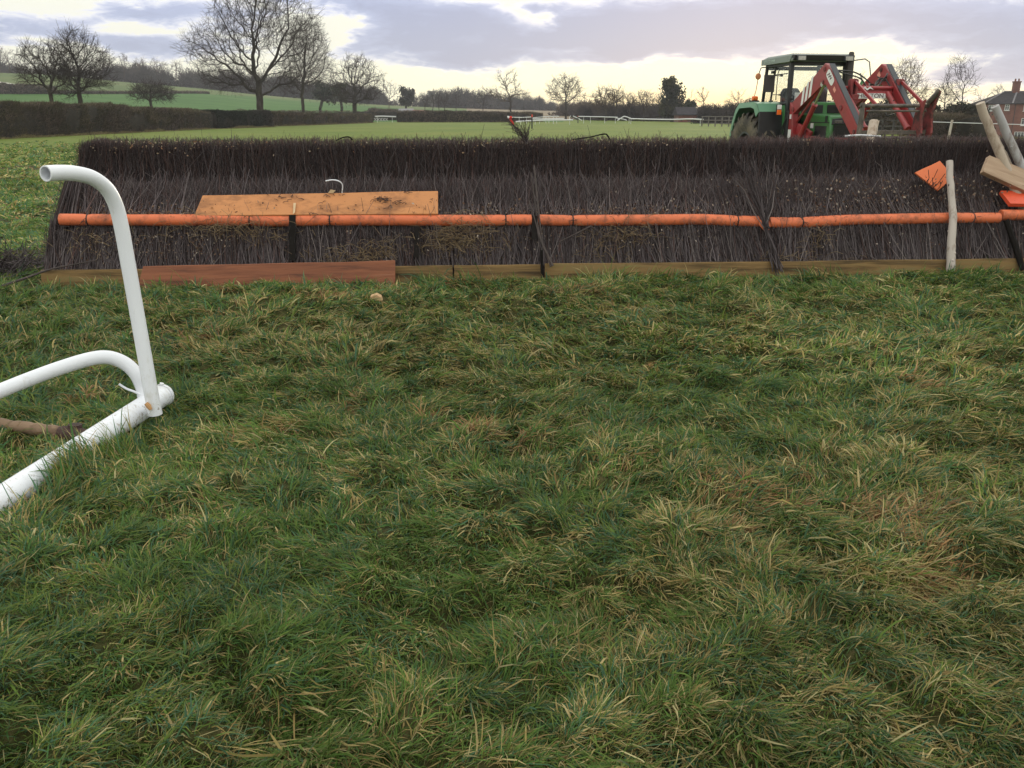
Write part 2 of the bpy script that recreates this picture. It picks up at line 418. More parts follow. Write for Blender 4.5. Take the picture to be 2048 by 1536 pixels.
def ground_z(x, y, micro=True):
    x = np.asarray(x, float); y = np.asarray(y, float)
    r = np.hypot(x, y); az = np.degrees(np.arctan2(x, y))
    zc = np.interp(az, _ca, _cz); zc = np.where(az < -60, zc * np.clip((100 + az) / 40, 0, 1), zc)
    t = np.clip((r - R_TOE) / (R_CREST - R_TOE), 0, 1)
    z = zc * (0.35 * t + 0.65 * t * t * (3 - 2 * t))
    z = z - 4.5 * sstep(70, 175, r) * sstep(21.5, 27, az) * (1 - sstep(60, 90, az)) * (1 - sstep(500, 900, r))
    if micro:
        f = 1 - sstep(40, 90, r)
        z = z + f * (.07 * (vnoise(x * .9, y * .9, 1) - .5) + .05 * (vnoise(x * 2.9, y * 2.9, 2) - .5) - .03 + mounds(x, y) * (1 - sstep(9, 18, r)))
        z = np.where(r < 20, z * (.25 + .75 * sstep(.06, .5, np.abs(fence_v(x, y) - .0))) - .02 * (1 - sstep(.06, .5, np.abs(fence_v(x, y)))), z)
    return z
def gz(x, y): return float(ground_z(x, y))
def P(px, py, Y):
    d = ray(px, py); return np.array([0, 0, CAM_Z]) + d * (Y / d[1])

WHEAT_TOP = [(-300, 187), (0, 187), (120, 187), (200, 188), (300, 187), (420, 188), (500, 193), (560, 199), (640, 205), (720, 211), (760, 214)]
def on_hill(px, py):
    d = ray(px, py); lo, hi = 176.0, 520.0; h = math.hypot(d[0], d[1])
    for _ in range(40):
        m = (lo + hi) / 2; q = d * (m / h) + np.array([0, 0, CAM_Z])
        if q[2] > gz(q[0], q[1]): lo = m
        else: hi = m
    return q
def grass_ground_mat():
    m, nt, b = new_mat('field_grass'); N = nt.nodes.new; L = nt.links.new
    tc = N('ShaderNodeTexCoord')
    def nz(s, d, st=(1, 1, 1), r=.6):
        mp = N('ShaderNodeMapping'); mp.inputs['Scale'].default_value = st; L(tc.outputs['Object'], mp.inputs[0])
        n = N('ShaderNodeTexNoise'); n.inputs['Scale'].default_value = s; n.inputs['Detail'].default_value = d; n.inputs['Roughness'].default_value = r; L(mp.outputs[0], n.inputs['Vector']); return n.outputs[0]
    def ramp(src, stops):
        c = N('ShaderNodeValToRGB'); L(src, c.inputs[0]); e = c.color_ramp.elements
        e[0].position, e[0].color = stops[0][0], (*stops[0][1], 1); e[1].position, e[1].color = stops[-1][0], (*stops[-1][1], 1)
        for p, k in stops[1:-1]: x = e.new(p); x.color = (*k, 1)
        return c.outputs[0]
    big = ramp(nz(.09, 6), [(.35, (.082, .128, .018)), (.5, (.125, .165, .024)), (.66, (.185, .185, .042))])
    fine = ramp(nz(2.2, 8, r=.7), [(.3, (.045, .075, .015)), (.5, (.10, .145, .02)), (.72, (.19, .19, .05))])
    mx = N('ShaderNodeMix'); mx.data_type = 'RGBA'; mx.inputs[0].default_value = .5; L(big, mx.inputs[6]); L(fine, mx.inputs[7])
    # worn, muddy streaks
    mud = N('ShaderNodeMapRange'); L(nz(.35, 5, (.5, 1.6, 1)), mud.inputs[0]); mud.inputs[1].default_value = .6; mud.inputs[2].default_value = .78
    m2 = N('ShaderNodeMix'); m2.data_type = 'RGBA'; L(mud.outputs[0], m2.inputs[0]); L(mx.outputs[2], m2.inputs[6]); m2.inputs[7].default_value = (.12, .10, .045, 1)
    L(m2.outputs[2], b.inputs['Base Color']); b.inputs['Roughness'].default_value = .85; b.inputs['Specular IOR Level'].default_value = .15
    bp = N('ShaderNodeBump'); bp.inputs['Strength'].default_value = .8; bp.inputs['Distance'].default_value = .06; L(nz(5, 6, r=.75), bp.inputs['Height']); L(bp.outputs[0], b.inputs['Normal'])
    return m
M_field = grass_ground_mat()
M_soil = noise_mat('turf_thatch', [(.022, .026, .008), (.05, .052, .018), (.085, .07, .03)], scale=38, rough=.95, bump=.5, spec=.1)
M_wheat = noise_mat('winter_wheat', [(.038, .095, .022), (.050, .12, .026), (.068, .135, .034)], scale=.06, rough=.9, stretch=(1, 2.5, 1), spec=.1, detail=8)
M_pasture = noise_mat('hill_pasture', [(.07, .11, .035), (.095, .13, .042), (.13, .14, .06)], scale=.035, rough=.9, spec=.1, detail=8)
M_stubble = noise_mat('brown_field', [(.14, .11, .075), (.19, .15, .10), (.22, .18, .12)], scale=.05, rough=.9, spec=.1, detail=8, stretch=(1, 3, 1))

def build_ground():
    az = np.concatenate([np.arange(-180, -44, 4.0), np.arange(-44, 44, .4), np.arange(44, 180.01, 4.0)])
    az[-1] = 180
    r = [.25]
    while r[-1] < 13: r.append(r[-1] + max(.035, r[-1] * .006))
    while r[-1] < 120: r.append(r[-1] * 1.03)
    while r[-1] < 520: r.append(r[-1] + 6)
    while r[-1] < 5000: r.append(r[-1] * 1.15)
    r = np.array(r); A, Rr = np.meshgrid(np.radians(az), r, indexing='ij')
    X, Y = Rr * np.sin(A), Rr * np.cos(A); Z = ground_z(X, Y)
    na, nr = A.shape; V = np.stack([X, Y, Z], -1).reshape(-1, 3)
    i = np.arange(na * nr).reshape(na, nr)
    Q = np.stack([i[:-1, :-1], i[:-1, 1:], i[1:, 1:], i[1:, :-1]], -1).reshape(-1, 4)
    o = mk('ground', V, [Q], M_field, smooth=True); tag(o, kind='structure')
    for m in (M_soil, M_wheat, M_pasture, M_stubble): o.data.materials.append(m)
    cx = V[Q].mean(1); rr = np.hypot(cx[:, 0], cx[:, 1]); a = np.degrees(np.arctan2(cx[:, 0], cx[:, 1]))
    mi = np.zeros(len(Q), np.int32)
    mi[(rr < 11.4) | ((rr < 34) & (a < -19) & (a > -50))] = 1
    hill = (a < 3) & (a > -100)
    ea = []; er = []
    for px, py in WHEAT_TOP:
        q = on_hill(px, py); ea.append(math.degrees(math.atan2(q[0], q[1]))); er.append(math.hypot(q[0], q[1]))
    edge = np.interp(a, ea, er)
    mi[hill & (rr > R_TOE + 4)] = 2
    mi[hill & (rr > edge)] = 3
    mi[(a > -3) & (a < 9) & (rr > 215)] = 4
    o.data.polygons.foreach_set('material_index', mi); o.data.update()
    return o
build_ground()

def fp(s, v, z):
    s = np.asarray(s, float); v = np.asarray(v, float); z = np.asarray(z, float)
    s, v, z = np.broadcast_arrays(s, v, z)
    return np.stack([F0[0] + FU[0] * s + FN[0] * v, F0[1] + FU[1] * s + FN[1] * v, z], -1)
def fsz(px, py, v):
    """(s, z) where the sight line through a pixel meets the upright plane v"""
    d = ray(px, py); o = np.array([0, 0, CAM_Z]); p0 = np.array([*(F0 + FN * v)])
    t = ((p0 - o[:2]) @ FN) / (d[:2] @ FN); q = o + d * t
    return float((q[:2] - F0) @ FU), float(q[2])
def fpx(px, py, v):
    s, z = fsz(px, py, v); return fp(s, v, z)
def fence_s(x, y): return (x - F0[0]) * FU[0] + (y - F0[1]) * FU[1]

# ------------------------------------------------------------------ long winter grass
M_blade = tint_mat('grass_blade', rough=.6, spec=.16, transl=.30)
GREENS = np.array([(.076, .142, .026), (.104, .162, .032), (.053, .118, .032), (.054, .118, .062), (.132, .172, .036), (.090, .148, .026)])
STRAWS = np.array([(.32, .25, .10), (.40, .32, .15), (.26, .20, .07), (.22, .155, .06), (.34, .30, .15)])
RUSTS = np.array([(.19, .105, .045), (.15, .085, .04), (.24, .145, .07)])
RUSTY = [(1420, 1060, .26), (1500, 1000, .18), (1570, 955, .16), (1780, 1030, .16), (1300, 930, .14), (1200, 655, .2), (640, 600, .3), (1150, 590, .3)]
STRAWY = [(1975, 735, .28), (1880, 690, .22), (1820, 585, .14), (1700, 915, .16), (1240, 1265, .2), (1850, 1185, .2), (1440, 1085, .3), (1960, 640, .2), (900, 700, .2), (420, 700, .2), (1290, 1490, .15)]
def patch(x, y, spots):
    """1 inside the worn or dried spots of the turf, ragged at the edge"""
    o = np.zeros(np.shape(x))
    for px, py, r in spots:
        q = G(px, py); e = np.hypot((x - q[0]) * .8, y - q[1]) / r + .9 * (vnoise(x * 9, y * 9, 44) - .5); o = np.maximum(o, 1 - sstep(.55, 1.25, e))
    return o
def blades(tx, ty, nb, lscale, wscale, segs, seed, trad=.03, flat=None, straw=False, upright=0.0, gain=1.0):
    """small groups of nb blades rooted at tx, ty, draped over the tussocks -> arrays of one mesh"""
    g = np.random.default_rng(seed); n = len(tx)
    mh, mdx, mdy, mid = mounds(tx, ty, True); out = np.arctan2(mdy, mdx); dd = np.hypot(mdx, mdy); onm = np.clip(mh / .05, 0, 1)
    flow = 2 * math.pi * (vnoise(tx * .7, ty * .7, 11) * 1.4 + .5 * vnoise(tx * 2.6, ty * 2.6, 12) + .25 * mid)
    vx = np.cos(out) * onm * .55 + np.cos(flow) * .8; vy = np.sin(out) * onm * .55 + np.sin(flow) * .8
    phi0 = np.arctan2(vy, vx) + g.normal(0, .45, n)
    size = (.7 + .5 * onm + .25 * vnoise(tx * 1.1, ty * 1.1, 14)) * g.uniform(.75, 1.25, n)
    dry = np.clip(.14 + .75 * (vnoise(tx * .8, ty * .8, 15) * .4 + vnoise(tx * 3.1, ty * 3.1, 16) * .25 + mid * .35 - .42) + .20 * patch(tx, ty, STRAWY) + g.normal(0, .06, n), .04, .8)
    rust = (vnoise(tx * 1.2 + 40, ty * 1.2, 17) * .45 + vnoise(tx * 4.3, ty * 4.3, 18) * .3 + mid * .25 + patch(tx, ty, RUSTY) * .30) > .77
    tone = .74 + .30 * vnoise(tx * .5, ty * .5, 19) + .36 * mid + .18 * vnoise(tx * 5, ty * 5, 29)
    hue = np.clip(vnoise(tx * .5, ty * .5, 20) * .5 + hash2(np.floor(mid * 9999), np.floor(mid * 777), 7) * .5, 0, 1)
    k = np.repeat(np.arange(n), nb); m = len(k)
    rr = np.sqrt(g.uniform(0, 1, m)) * trad; an = g.uniform(0, 2 * math.pi, m)
    bx, by = tx[k] + rr * np.cos(an), ty[k] + rr * np.sin(an)
    phi = phi0[k] + g.normal(0, .6, m)
    L = lscale * size[k] * np.clip(g.lognormal(0, .35, m), .45, 2.2)
    wild = (g.uniform(0, 1, m) < .10 + upright)
    th0 = np.where(wild, g.uniform(.1, .7, m), np.clip(g.normal(.85, .3, m) - .35 * np.exp(-(dd[k] / .04) ** 2), .05, 1.45)); th1 = np.where(wild, th0 + g.uniform(.2, 1.2, m), np.clip(g.normal(1.85, .35, m), .9, 2.5))
    if flat is not None: th0 = np.clip(g.normal(1.25, .18, m), .5, 1.55); th1 = np.clip(g.normal(1.75, .25, m), 1.0, 2.3)
    W = wscale * np.clip(g.lognormal(0, .38, m), .45, 2.4)
    bz = ground_z(bx, by) - .008
    K = segs + 1; t = np.linspace(0, 1, K)
    pos = np.zeros((m, K, 3)); pos[:, 0] = np.stack([bx, by, bz], 1)
    turn = g.normal(0, .5, m)
    for i in range(1, K):
        tm = (t[i - 1] + t[i]) / 2; th = th0 + (th1 - th0) * tm; ph = phi + turn * tm
        pos[:, i] = pos[:, i - 1] + np.stack([np.sin(th) * np.cos(ph), np.sin(th) * np.sin(ph), np.cos(th)], 1) * (L / segs)[:, None]
    gnd = ground_z(pos[:, :, 0], pos[:, :, 1]) + .006
    pos[:, 1:, 2] = np.maximum(pos[:, 1:, 2], gnd[:, 1:] + g.uniform(0, .018, (m, 1)))
    tw = g.normal(0, .5, m)
    side = np.stack([-np.sin(phi) * np.cos(tw), np.cos(phi) * np.cos(tw), np.sin(tw)], 1)
    wid = np.interp(t, [0, .35, .75, 1], [.7, 1, .75, .2])
    a = pos - side[:, None] * (W[:, None, None] * wid[None, :, None] * .5)
    b = pos + side[:, None] * (W[:, None, None] * wid[None, :, None] * .5)
    V = np.stack([a[:, :-1], b[:, :-1]], 2).reshape(m, -1, 3)           # paired rows, then one tip
    V = np.concatenate([V, pos[:, -1:]], 1); nv = V.shape[1]
    base = (np.arange(m) * nv)[:, None]
    q = np.concatenate([np.array([[2 * i, 2 * i + 1, 2 * i + 3, 2 * i + 2]]) for i in range(segs - 1)])
    Q = (base[:, :, None] + q[None]).reshape(-1, 4)
    T = (base + np.array([[2 * segs - 2, 2 * segs - 1, 2 * segs]])).reshape(-1, 3)
    # colour of each blade
    gi = np.clip((hue[k] * 6 + g.normal(0, 1.1, m)), 0, 5.99).astype(int); c = GREENS[gi]
    isdry = (g.uniform(0, 1, m) < dry[k]) | straw; c = np.where(isdry[:, None], STRAWS[g.integers(0, 5, m)], c)
    isr = rust[k] & (g.uniform(0, 1, m) < .42); c = np.where(isr[:, None], RUSTS[g.integers(0, 3, m)] * g.uniform(.8, 1.6, (m, 1)), c)
    c = c * (gain * tone[k] * g.uniform(.75, 1.25, m))[:, None]
    tipdry = (g.uniform(0, 1, m) < .3)[:, None, None] * np.interp(np.concatenate([np.repeat(t[:-1], 2), [1]]), [.5, 1], [0, .7])[None, :, None]
    tint = c[:, None] * (1 - tipdry) + np.array([.26, .21, .09]) * tipdry
    return V.reshape(-1, 3), Q, T, tint.reshape(-1, 3)
def polar_points(r0, r1, a0, a1, dens, g):
    area = .5 * (r1 ** 2 - r0 ** 2) * (a1 - a0); n = int(area * dens)
    r = np.sqrt(g.uniform(r0 ** 2, r1 ** 2, n)); a = g.uniform(a0, a1, n); return r * np.sin(a), r * np.cos(a)
def build_grass():
    g = np.random.default_rng(3); acc = Acc()
    A = R(50)
    for (r0, r1, dens, nb, ls, ws, sg) in ((.8, 3.2, 1450, 13, .054, .0031, 3), (3.2, 5.5, 950, 13, .059, .0041, 3), (5.5, 11.5, 420, 11, .068, .0066, 3)):
        x, y = polar_points(r0, r1, -A, A, dens, g)
        fv, fs = fence_v(x, y), fence_s(x, y)
        keep = ~((fv > -.15 + .07 * vnoise(x * 3, y * 3, 33)) & (fs > -.15) & (fv < 2.0)) & (fv < 2.2)
        x, y = x[keep], y[keep]
        acc.add(*blades(x, y, nb, ls, ws, sg, int(r0 * 10)))
    # long dead blades lying over the living ones
    for (r0, r1, dens, ws, sg) in ((1.2, 4.0, 60, .0036, 4), (4.0, 8.4, 30, .0056, 4)):
        x, y = polar_points(r0, r1, -A, A, dens, g); w = vnoise(x * .9, y * .9, 15) * .5 + vnoise(x * 3.3, y * 3.3, 35) * .5; keep = (w > .55) & (fence_v(x, y) < -.15)
        acc.add(*blades(x[keep], y[keep], 12, .095, ws, sg, 90 + int(r0), trad=.06, flat=.9, straw=True))
    # taller tufts against the fallen rail frame and the boards
    a, b = G(345, 800), G(20, 1030); t = g.uniform(0, 1, 420); x = a[0] + (b[0] - a[0]) * t + .075 + np.abs(g.normal(0, .035, 420)); y = a[1] + (b[1] - a[1]) * t + g.normal(0, .03, 420); w = vnoise(t * 14, t * 0, 36) > .42
    acc.add(*blades(x[w], y[w], 12, .105, .0042, 4, 95, trad=.035, upright=.6))
    sx = g.uniform(-5.5, 6.5, 900); p = F0[None] + FU[None] * (sx[:, None] + 5) + FN[None] * (-.14 - np.abs(g.normal(0, .10, 900)))[:, None]; w = vnoise(p[:, 0] * 2.2, p[:, 1] * 0, 37) > .52
    acc.add(*blades(p[w, 0], p[w, 1], 12, .095, .0072, 3, 96, trad=.05, upright=.35))
    # single tall dead stalks
    for (px, py, dx, L_) in ((800, 1045, -.01, .16), (1250, 985, .03, .13), (1945, 1250, -.30, .34), (178, 690, -.10, .2), (930, 1085, .05, .1), (1330, 1150, -.08, .14), (560, 880, .12, .15)):
        q = G(px, py); q[2] = gz(q[0], q[1]); e = q + np.array([dx, .05, math.sqrt(max(.002, L_ ** 2 - dx ** 2))]); pts = np.array([[q, q * .6 + e * .4 + np.array([0, 0, .01]), q * .25 + e * .75 + np.array([0, 0, .01]), e + np.array([dx * .15, 0, -.015])]])
        V, Q, tt = tubes(pts, np.array([[.0022, .002, .0018, .001]]) , 3, np.array([(.40, .32, .16)])); acc.add(V, Q, tint=tt)
    # the open turf past the fence's end
    for (r0, r1, dens, nb, ls, ws) in ((8.5, 16, 110, 20, .07, .010), (16, 30, 40, 20, .075, .018), (30, 64, 9, 22, .085, .034)):
        x, y = polar_points(r0, r1, -R(46), R(-8), dens, g); w = g.uniform(0, 1, len(x)) > sstep(-23, -9, np.degrees(np.arctan2(x, y))); w &= g.uniform(0, 1, len(x)) > sstep(44, 64, np.hypot(x, y)); x, y = x[w], y[w]
        fv, fs = fence_v(x, y), fence_s(x, y); keep = (fv > 2.2) & ((fs < 2.0) | (fv > 6))
        acc.add(*blades(x[keep], y[keep], nb, ls, ws, 3, int(r0 * 10), trad=.09, gain=1.4))
    o = acc.build('grass', M_blade); tag(o, 'long matted winter grass with straw and rust coloured tufts', 'grass', kind='stuff')
    return o
build_grass()

# ------------------------------------------------------------------ steeplechase fence
M_birch = tint_mat('birch_twigs', rough=.75, spec=.2)
M_core = noise_mat('packed_brush', [(.012, .009, .009), (.028, .020, .019), (.05, .036, .032)], scale=9, rough=.95, stretch=(6, 6, 1), bump=.6, spec=.1)
M_leaf = tint_mat('dead_leaf', rough=.8, spec=.15, transl=.2)
M_pad = dirty_mat('orange_pad', (.66, .165, .068), (.20, .075, .045), scale=6, lo=.48, hi=.74, rough=.48, fine=28, var=.16, bump=.5, spec=.35)
M_olivewood = wood_mat('weathered_board', [(.055, .036, .018), (.15, .095, .040), (.25, .155, .062), (.20, .165, .072)], axis=0, scale=1.0, pos=[.34, .45, .55, .68])
M_redwood = wood_mat('red_stained_board', [(.055, .030, .026), (.20, .075, .042), (.28, .105, .055), (.22, .11, .07)], axis=0, scale=1.4, pos=[.28, .42, .62, .8])
M_ply = dirty_mat('orange_ply', (.50, .205, .068), (.20, .09, .045), scale=3.5, lo=.46, hi=.74, rough=.6, fine=25, var=.14, stretch=(.6, 1, 1))
M_brightorange = dirty_mat('bright_orange_board', (.62, .14, .038), (.2, .06, .03), scale=6, lo=.62, hi=.8, rough=.5, fine=30)
M_redorange = dirty_mat('red_orange_board', (.66, .085, .032), (.2, .05, .03), scale=6, lo=.64, hi=.82, rough=.5, fine=30)
M_rawwood = wood_mat('sawn_timber', [(.27, .18, .12), (.40, .28, .195), (.47, .35, .255)], axis=0, scale=1.2)
M_pole = dirty_mat('peeled_pole', (.43, .38, .34), (.17, .11, .08), scale=4, lo=.48, hi=.66, rough=.7, fine=16, stretch=(1, 1, .35), var=.2, bump=.5)
M_pole2 = dirty_mat('grey_peeled_pole', (.38, .37, .38), (.16, .12, .10), scale=5, lo=.48, hi=.66, rough=.7, fine=16, stretch=(1, 1, .35), var=.2, bump=.5)
M_pole3 = dirty_mat('tan_peeled_pole', (.44, .36, .29), (.20, .13, .085), scale=4, lo=.5, hi=.68, rough=.7, fine=16, stretch=(1, 1, .35), var=.2, bump=.5)
M_black = plain('black_timber_and_gap_shade', (.012, .010, .009), rough=.85, spec=.1)  # black canes and stakes, and the strips put in as gap shade
M_strap = plain('dark_tie', (.03, .015, .012), rough=.7)
M_white = muddy_plastic()
M_whitefar = plain('white_rail', (.62, .62, .64), rough=.4, var=.04)
M_log = dirty_mat('brown_stake', (.23, .15, .095), (.08, .045, .03), scale=4, lo=.5, hi=.7, rough=.8, fine=20, bump=.6)
M_rust = noise_mat('dark_rust', [(.025, .014, .012), (.06, .026, .02)], scale=12, rough=.8, bump=.4)
M_branch = noise_mat('wet_branch', [(.028, .02, .018), (.065, .046, .04)], scale=10, rough=.7, bump=.3)

g3 = np.random.default_rng(21)
fence = empty('steeplechase_fence', [*F0, 0], 'long dark birch steeplechase fence with sloping brush apron and orange padded rails', 'steeplechase fence')
TW = np.array([(.046, .036, .038), (.064, .051, .053), (.090, .075, .079), (.033, .025, .026), (.076, .046, .042), (.125, .105, .103)])
def twig_cols(n, w, gain=1.0):
    w = np.array(w, float); i = g3.choice(len(TW), n, p=w / w.sum()); return TW[i] * g3.uniform(.7, 1.35, (n, 1)) * gain
LE = [fsz(94, 536, .03), fsz(118, 441, .25), fsz(158, 352, .70), fsz(172, 286, .80)]
LE_S = [LE[0][0], LE[1][0], LE[2][0] + .06, LE[3][0] + .13]; LE_Z = [q[1] for q in LE]
def left_end(z):
    """the ends of the brush lean inward as they rise"""
    return np.interp(z, LE_Z, LE_S)
def brush(acc, n, v0, z0, v1, z1, jv, jz, r, wts, lean=.0, slant=.05, fork=.0, gain=1.0, s_lo=None, s_hi=None, bend=.02, K=4):
    """twigs rising from (v0,z0) to (v1,z1)"""
    s_lo = 0 if s_lo is None else s_lo; s_hi = FLEN if s_hi is None else s_hi
    s = g3.uniform(s_lo, s_hi, n)
    dv = g3.uniform(0, 1, n) * jv
    zb = z0 + g3.normal(0, .02, n); zt = z1 + g3.normal(0, jz, n)
    t = np.linspace(0, 1, K)[None]
    sl = (lean + g3.normal(0, slant, n) + .10 * (vnoise(s * 1.3, s * 0, 51) - .5))
    le = left_end(zb)
    s = np.maximum(s, le - .05 + g3.uniform(-.03, .06, n))
    S = s[:, None] + sl[:, None] * t + bend * np.sin(t * math.pi * g3.uniform(.6, 2.2, (n, 1)) + g3.uniform(0, 6, (n, 1))) * t
    lo = left_end(zb[:, None] + (zt - zb)[:, None] * t) - .04
    S = np.where(S < lo, lo + (S - lo) * .4, S)
    Vv = v0 + dv[:, None] + (v1 - v0) * t + bend * np.sin(t * 4 + g3.uniform(0, 6, (n, 1))) * t * .7
    Z = zb[:, None] + (zt - zb)[:, None] * t
    Pp = fp(S, Vv, Z)
    rad = (r * g3.uniform(.6, 1.5, n))[:, None] * np.linspace(1.1, .45, K)[None]
    c = twig_cols(n, wts, gain)
    Vx, Q, tt = tubes(Pp, rad, 3, c); acc.add(Vx, Q, tint=tt)
    if fork:
        m = int(n * fork); k = g3.integers(0, n, m); u = g3.uniform(.45, .95, m)
        i = np.minimum((u * (K - 1)).astype(int), K - 2); f = (u * (K - 1) - i)[:, None]
        a = Pp[k, i] * (1 - f) + Pp[k, i + 1] * f
        ln = g3.uniform(.05, .15, m)
        d = np.stack([FU[0] * 1.0 * np.ones(m), FU[1] * np.ones(m), np.zeros(m)], 1) * g3.normal(0, .5, m)[:, None] + np.stack([-FN[0] * np.ones(m), -FN[1] * np.ones(m), np.zeros(m)], 1) * g3.uniform(-.25, .45, m)[:, None] + np.array([0, 0, 1]) * g3.uniform(.6, 1, m)[:, None]
        d /= np.linalg.norm(d, axis=1, keepdims=True)
        b = a + d * ln[:, None] * .5 + g3.normal(0, .006, (m, 3)); e = a + d * ln[:, None] + g3.normal(0, .012, (m, 3))
        if jz < .03: e[:, 2] = np.minimum(e[:, 2], z1 + g3.normal(.0, .016, m))
        Vx, Q, tt = tubes(np.stack([a, b, e], 1), (r * .6 * g3.uniform(.6, 1.3, m))[:, None] * np.array([[1, .8, .5]]), 3, twig_cols(m, wts, gain)); acc.add(Vx, Q, tint=tt)
def leaf_flakes(n, sfun, v, z, size, cols, parent, name):
    c = fp(sfun(n), v(n), z(n)); sz = size * g3.uniform(.5, 1.5, n)
    nrm = g3.normal(0, 1, (n, 3)); a = np.cross(nrm, g3.normal(0, 1, (n, 3))); a /= np.linalg.norm(a, axis=1, keepdims=True); b = np.cross(nrm, a); b /= np.linalg.norm(b, axis=1, keepdims=True)
    V = np.stack([c - a * sz[:, None], c + b * sz[:, None] * .55, c + a * sz[:, None], c - b * sz[:, None] * .55 + nrm * .003], 1).reshape(-1, 3)
    Q = np.arange(n * 4).reshape(n, 4); ci = np.array(cols)[g3.integers(0, len(cols), n)] * g3.uniform(.45, 1.05, (n, 1))
    o = mk(name, V, [Q], M_leaf, parent, tint=np.repeat(ci, 4, 0)); o['kind'] = 'stuff'; return o

def section(prof, name, mat, s0, s1, n=120):
    """lofted core behind the twigs, profile (v,z) along the fence with a wobble"""
    ss = np.linspace(s0, s1, n); pv = np.array(prof); V = []
    for j, (v, z) in enumerate(pv):
        e = left_end(z) + .06
        s = e + (ss - ss[0]) * (s1 - e) / (s1 - s0)
        V.append(fp(s, v + .02 * (vnoise(s * 4, s * 0 + j * 7, 61) - .5), z + .015 * (vnoise(s * 3, s * 0 + j * 5, 62) - .5)))
    V = np.stack(V, 1).reshape(-1, 3); m = len(pv); F = []
    for i in range(n - 1):
        for j in range(m): F.append([i * m + j, i * m + (j + 1) % m, (i + 1) * m + (j + 1) % m, (i + 1) * m + j])
    F.append(list(range(m))); F.append([(n - 1) * m + j for j in range(m)][::-1])
    return V, F

def patchy(n):
    s = g3.uniform(.35, FLEN, n * 6); w = vnoise(s * .8, s * 0, 71) ** 3 + .5 * vnoise(s * 6, s * 0, 72) ** 4; return g3.choice(s, n, p=w / w.sum())
# the birch that stands behind, with its trimmed flat top
V, F = section([(.88, .02), (.88, .80), (.85, 1.24), (1.27, 1.25), (1.32, .02)], 'core', M_core, 0, FLEN)
birch_core = mk('packed_birch_core', V, F, M_core, fence)
acc = Acc()
brush(acc, 12000, .80, .68, .81, 1.285, .10, .026, .0029, (3, 3, 1.0, 3, 3, .2), fork=1.8, slant=.07, gain=1.2)
brush(acc, 6500, .87, 1.05, .86, 1.328, .40, .020, .0030, (2, 3, 1.5, 1.5, 6, .5), fork=1.8, slant=.06, K=3, gain=1.6)  # higher gain puts the light on the trimmed top into the reddish twig colour
brush(acc, 200, .78, 1.0, .80, 1.345, .46, .025, .003, (2, 3, 2, 2, 4, .5), fork=1.0, slant=.09)
brush(acc, 700, .77, .80, .77, 1.22, .06, .09, .003, (2, 3, 2, 2, 3, .5), fork=.8, slant=.16, gain=1.0)
# ragged left end
brush(acc, 900, .8, .1, .82, 1.30, .45, .02, .004, (3, 3, 2, 3, 3, .4), s_lo=0, s_hi=.5, fork=1.2, slant=.05)
birch = acc.build('birch_brush', M_birch, fence)
leaf_flakes(650, lambda n: patchy(n), lambda n: .77 + .5 * g3.uniform(0, 1, n) ** 2.5, lambda n: 1.33 - np.abs(g3.normal(0, .06, n)), .011,
            [(.5, .40, .30), (.42, .32, .22), (.36, .24, .15), (.30, .17, .10)], fence, 'dead_leaves')
# apron: two lifts of packed brush sloping away from the take-off board
V, F = section([(.10, .02), (.10, .12), (.33, .55), (.74, .84), (.86, .83), (.86, .02)], 'core', M_core, 0, FLEN)
mk('packed_apron_core', V, F, M_core, fence)
acc = Acc()  # gains on the apron twigs paint in the light falling from above
brush(acc, 7000, .035, .08, .27, .58, .05, .02, .0042, (1.5, 3, 3.2, 2, 1.2, .9), slant=.055, bend=.018, lean=-.03, gain=1.28, fork=.5)
brush(acc, 1800, .02, .10, .26, .52, .03, .10, .0034, (1, 2, 3.5, 1, 1, 1.8), slant=.15, fork=.6, lean=-.02, gain=1.35)
brush(acc, 9500, .33, .52, .70, .90, .07, .035, .0029, (1.2, 2.6, 3.2, 1.2, 1.6, .9), slant=.06, fork=1.5, gain=1.6, bend=.03)
brush(acc, 1900, .29, .53, .68, .88, .04, .09, .0028, (.6, 2, 3.5, .6, 1.2, 1.8), slant=.14, fork=1.7, gain=1.7, bend=.035)
brush(acc, 700, .0, .05, .55, .95, .5, .05, .005, (2, 3, 3, 2, 1, .6), s_lo=-.05, s_hi=.25, slant=.06, fork=.6, gain=1.2)
apron = acc.build('apron_brush', M_birch, fence)
lf = [(.34, .26, .20), (.24, .15, .10), (.45, .38, .32), (.15, .08, .055), (.20, .13, .09)]
leaf_flakes(1500, patchy, lambda n: g3.uniform(.24, .36, n), lambda n: .60 + np.abs(g3.normal(0, .06, n)), .013, lf, fence, 'leaf_litter')
leaf_flakes(900, lambda n: g3.normal(fsz(1830, 400, .4)[0], 1.1, n), lambda n: g3.uniform(.32, .50, n), lambda n: g3.uniform(.62, .95, n), .013, lf, fence, 'leaf_litter')
leaf_flakes(900, patchy, lambda n: g3.uniform(.0, .14, n), lambda n: g3.uniform(.2, .5, n), .010, lf, fence, 'leaf_litter')
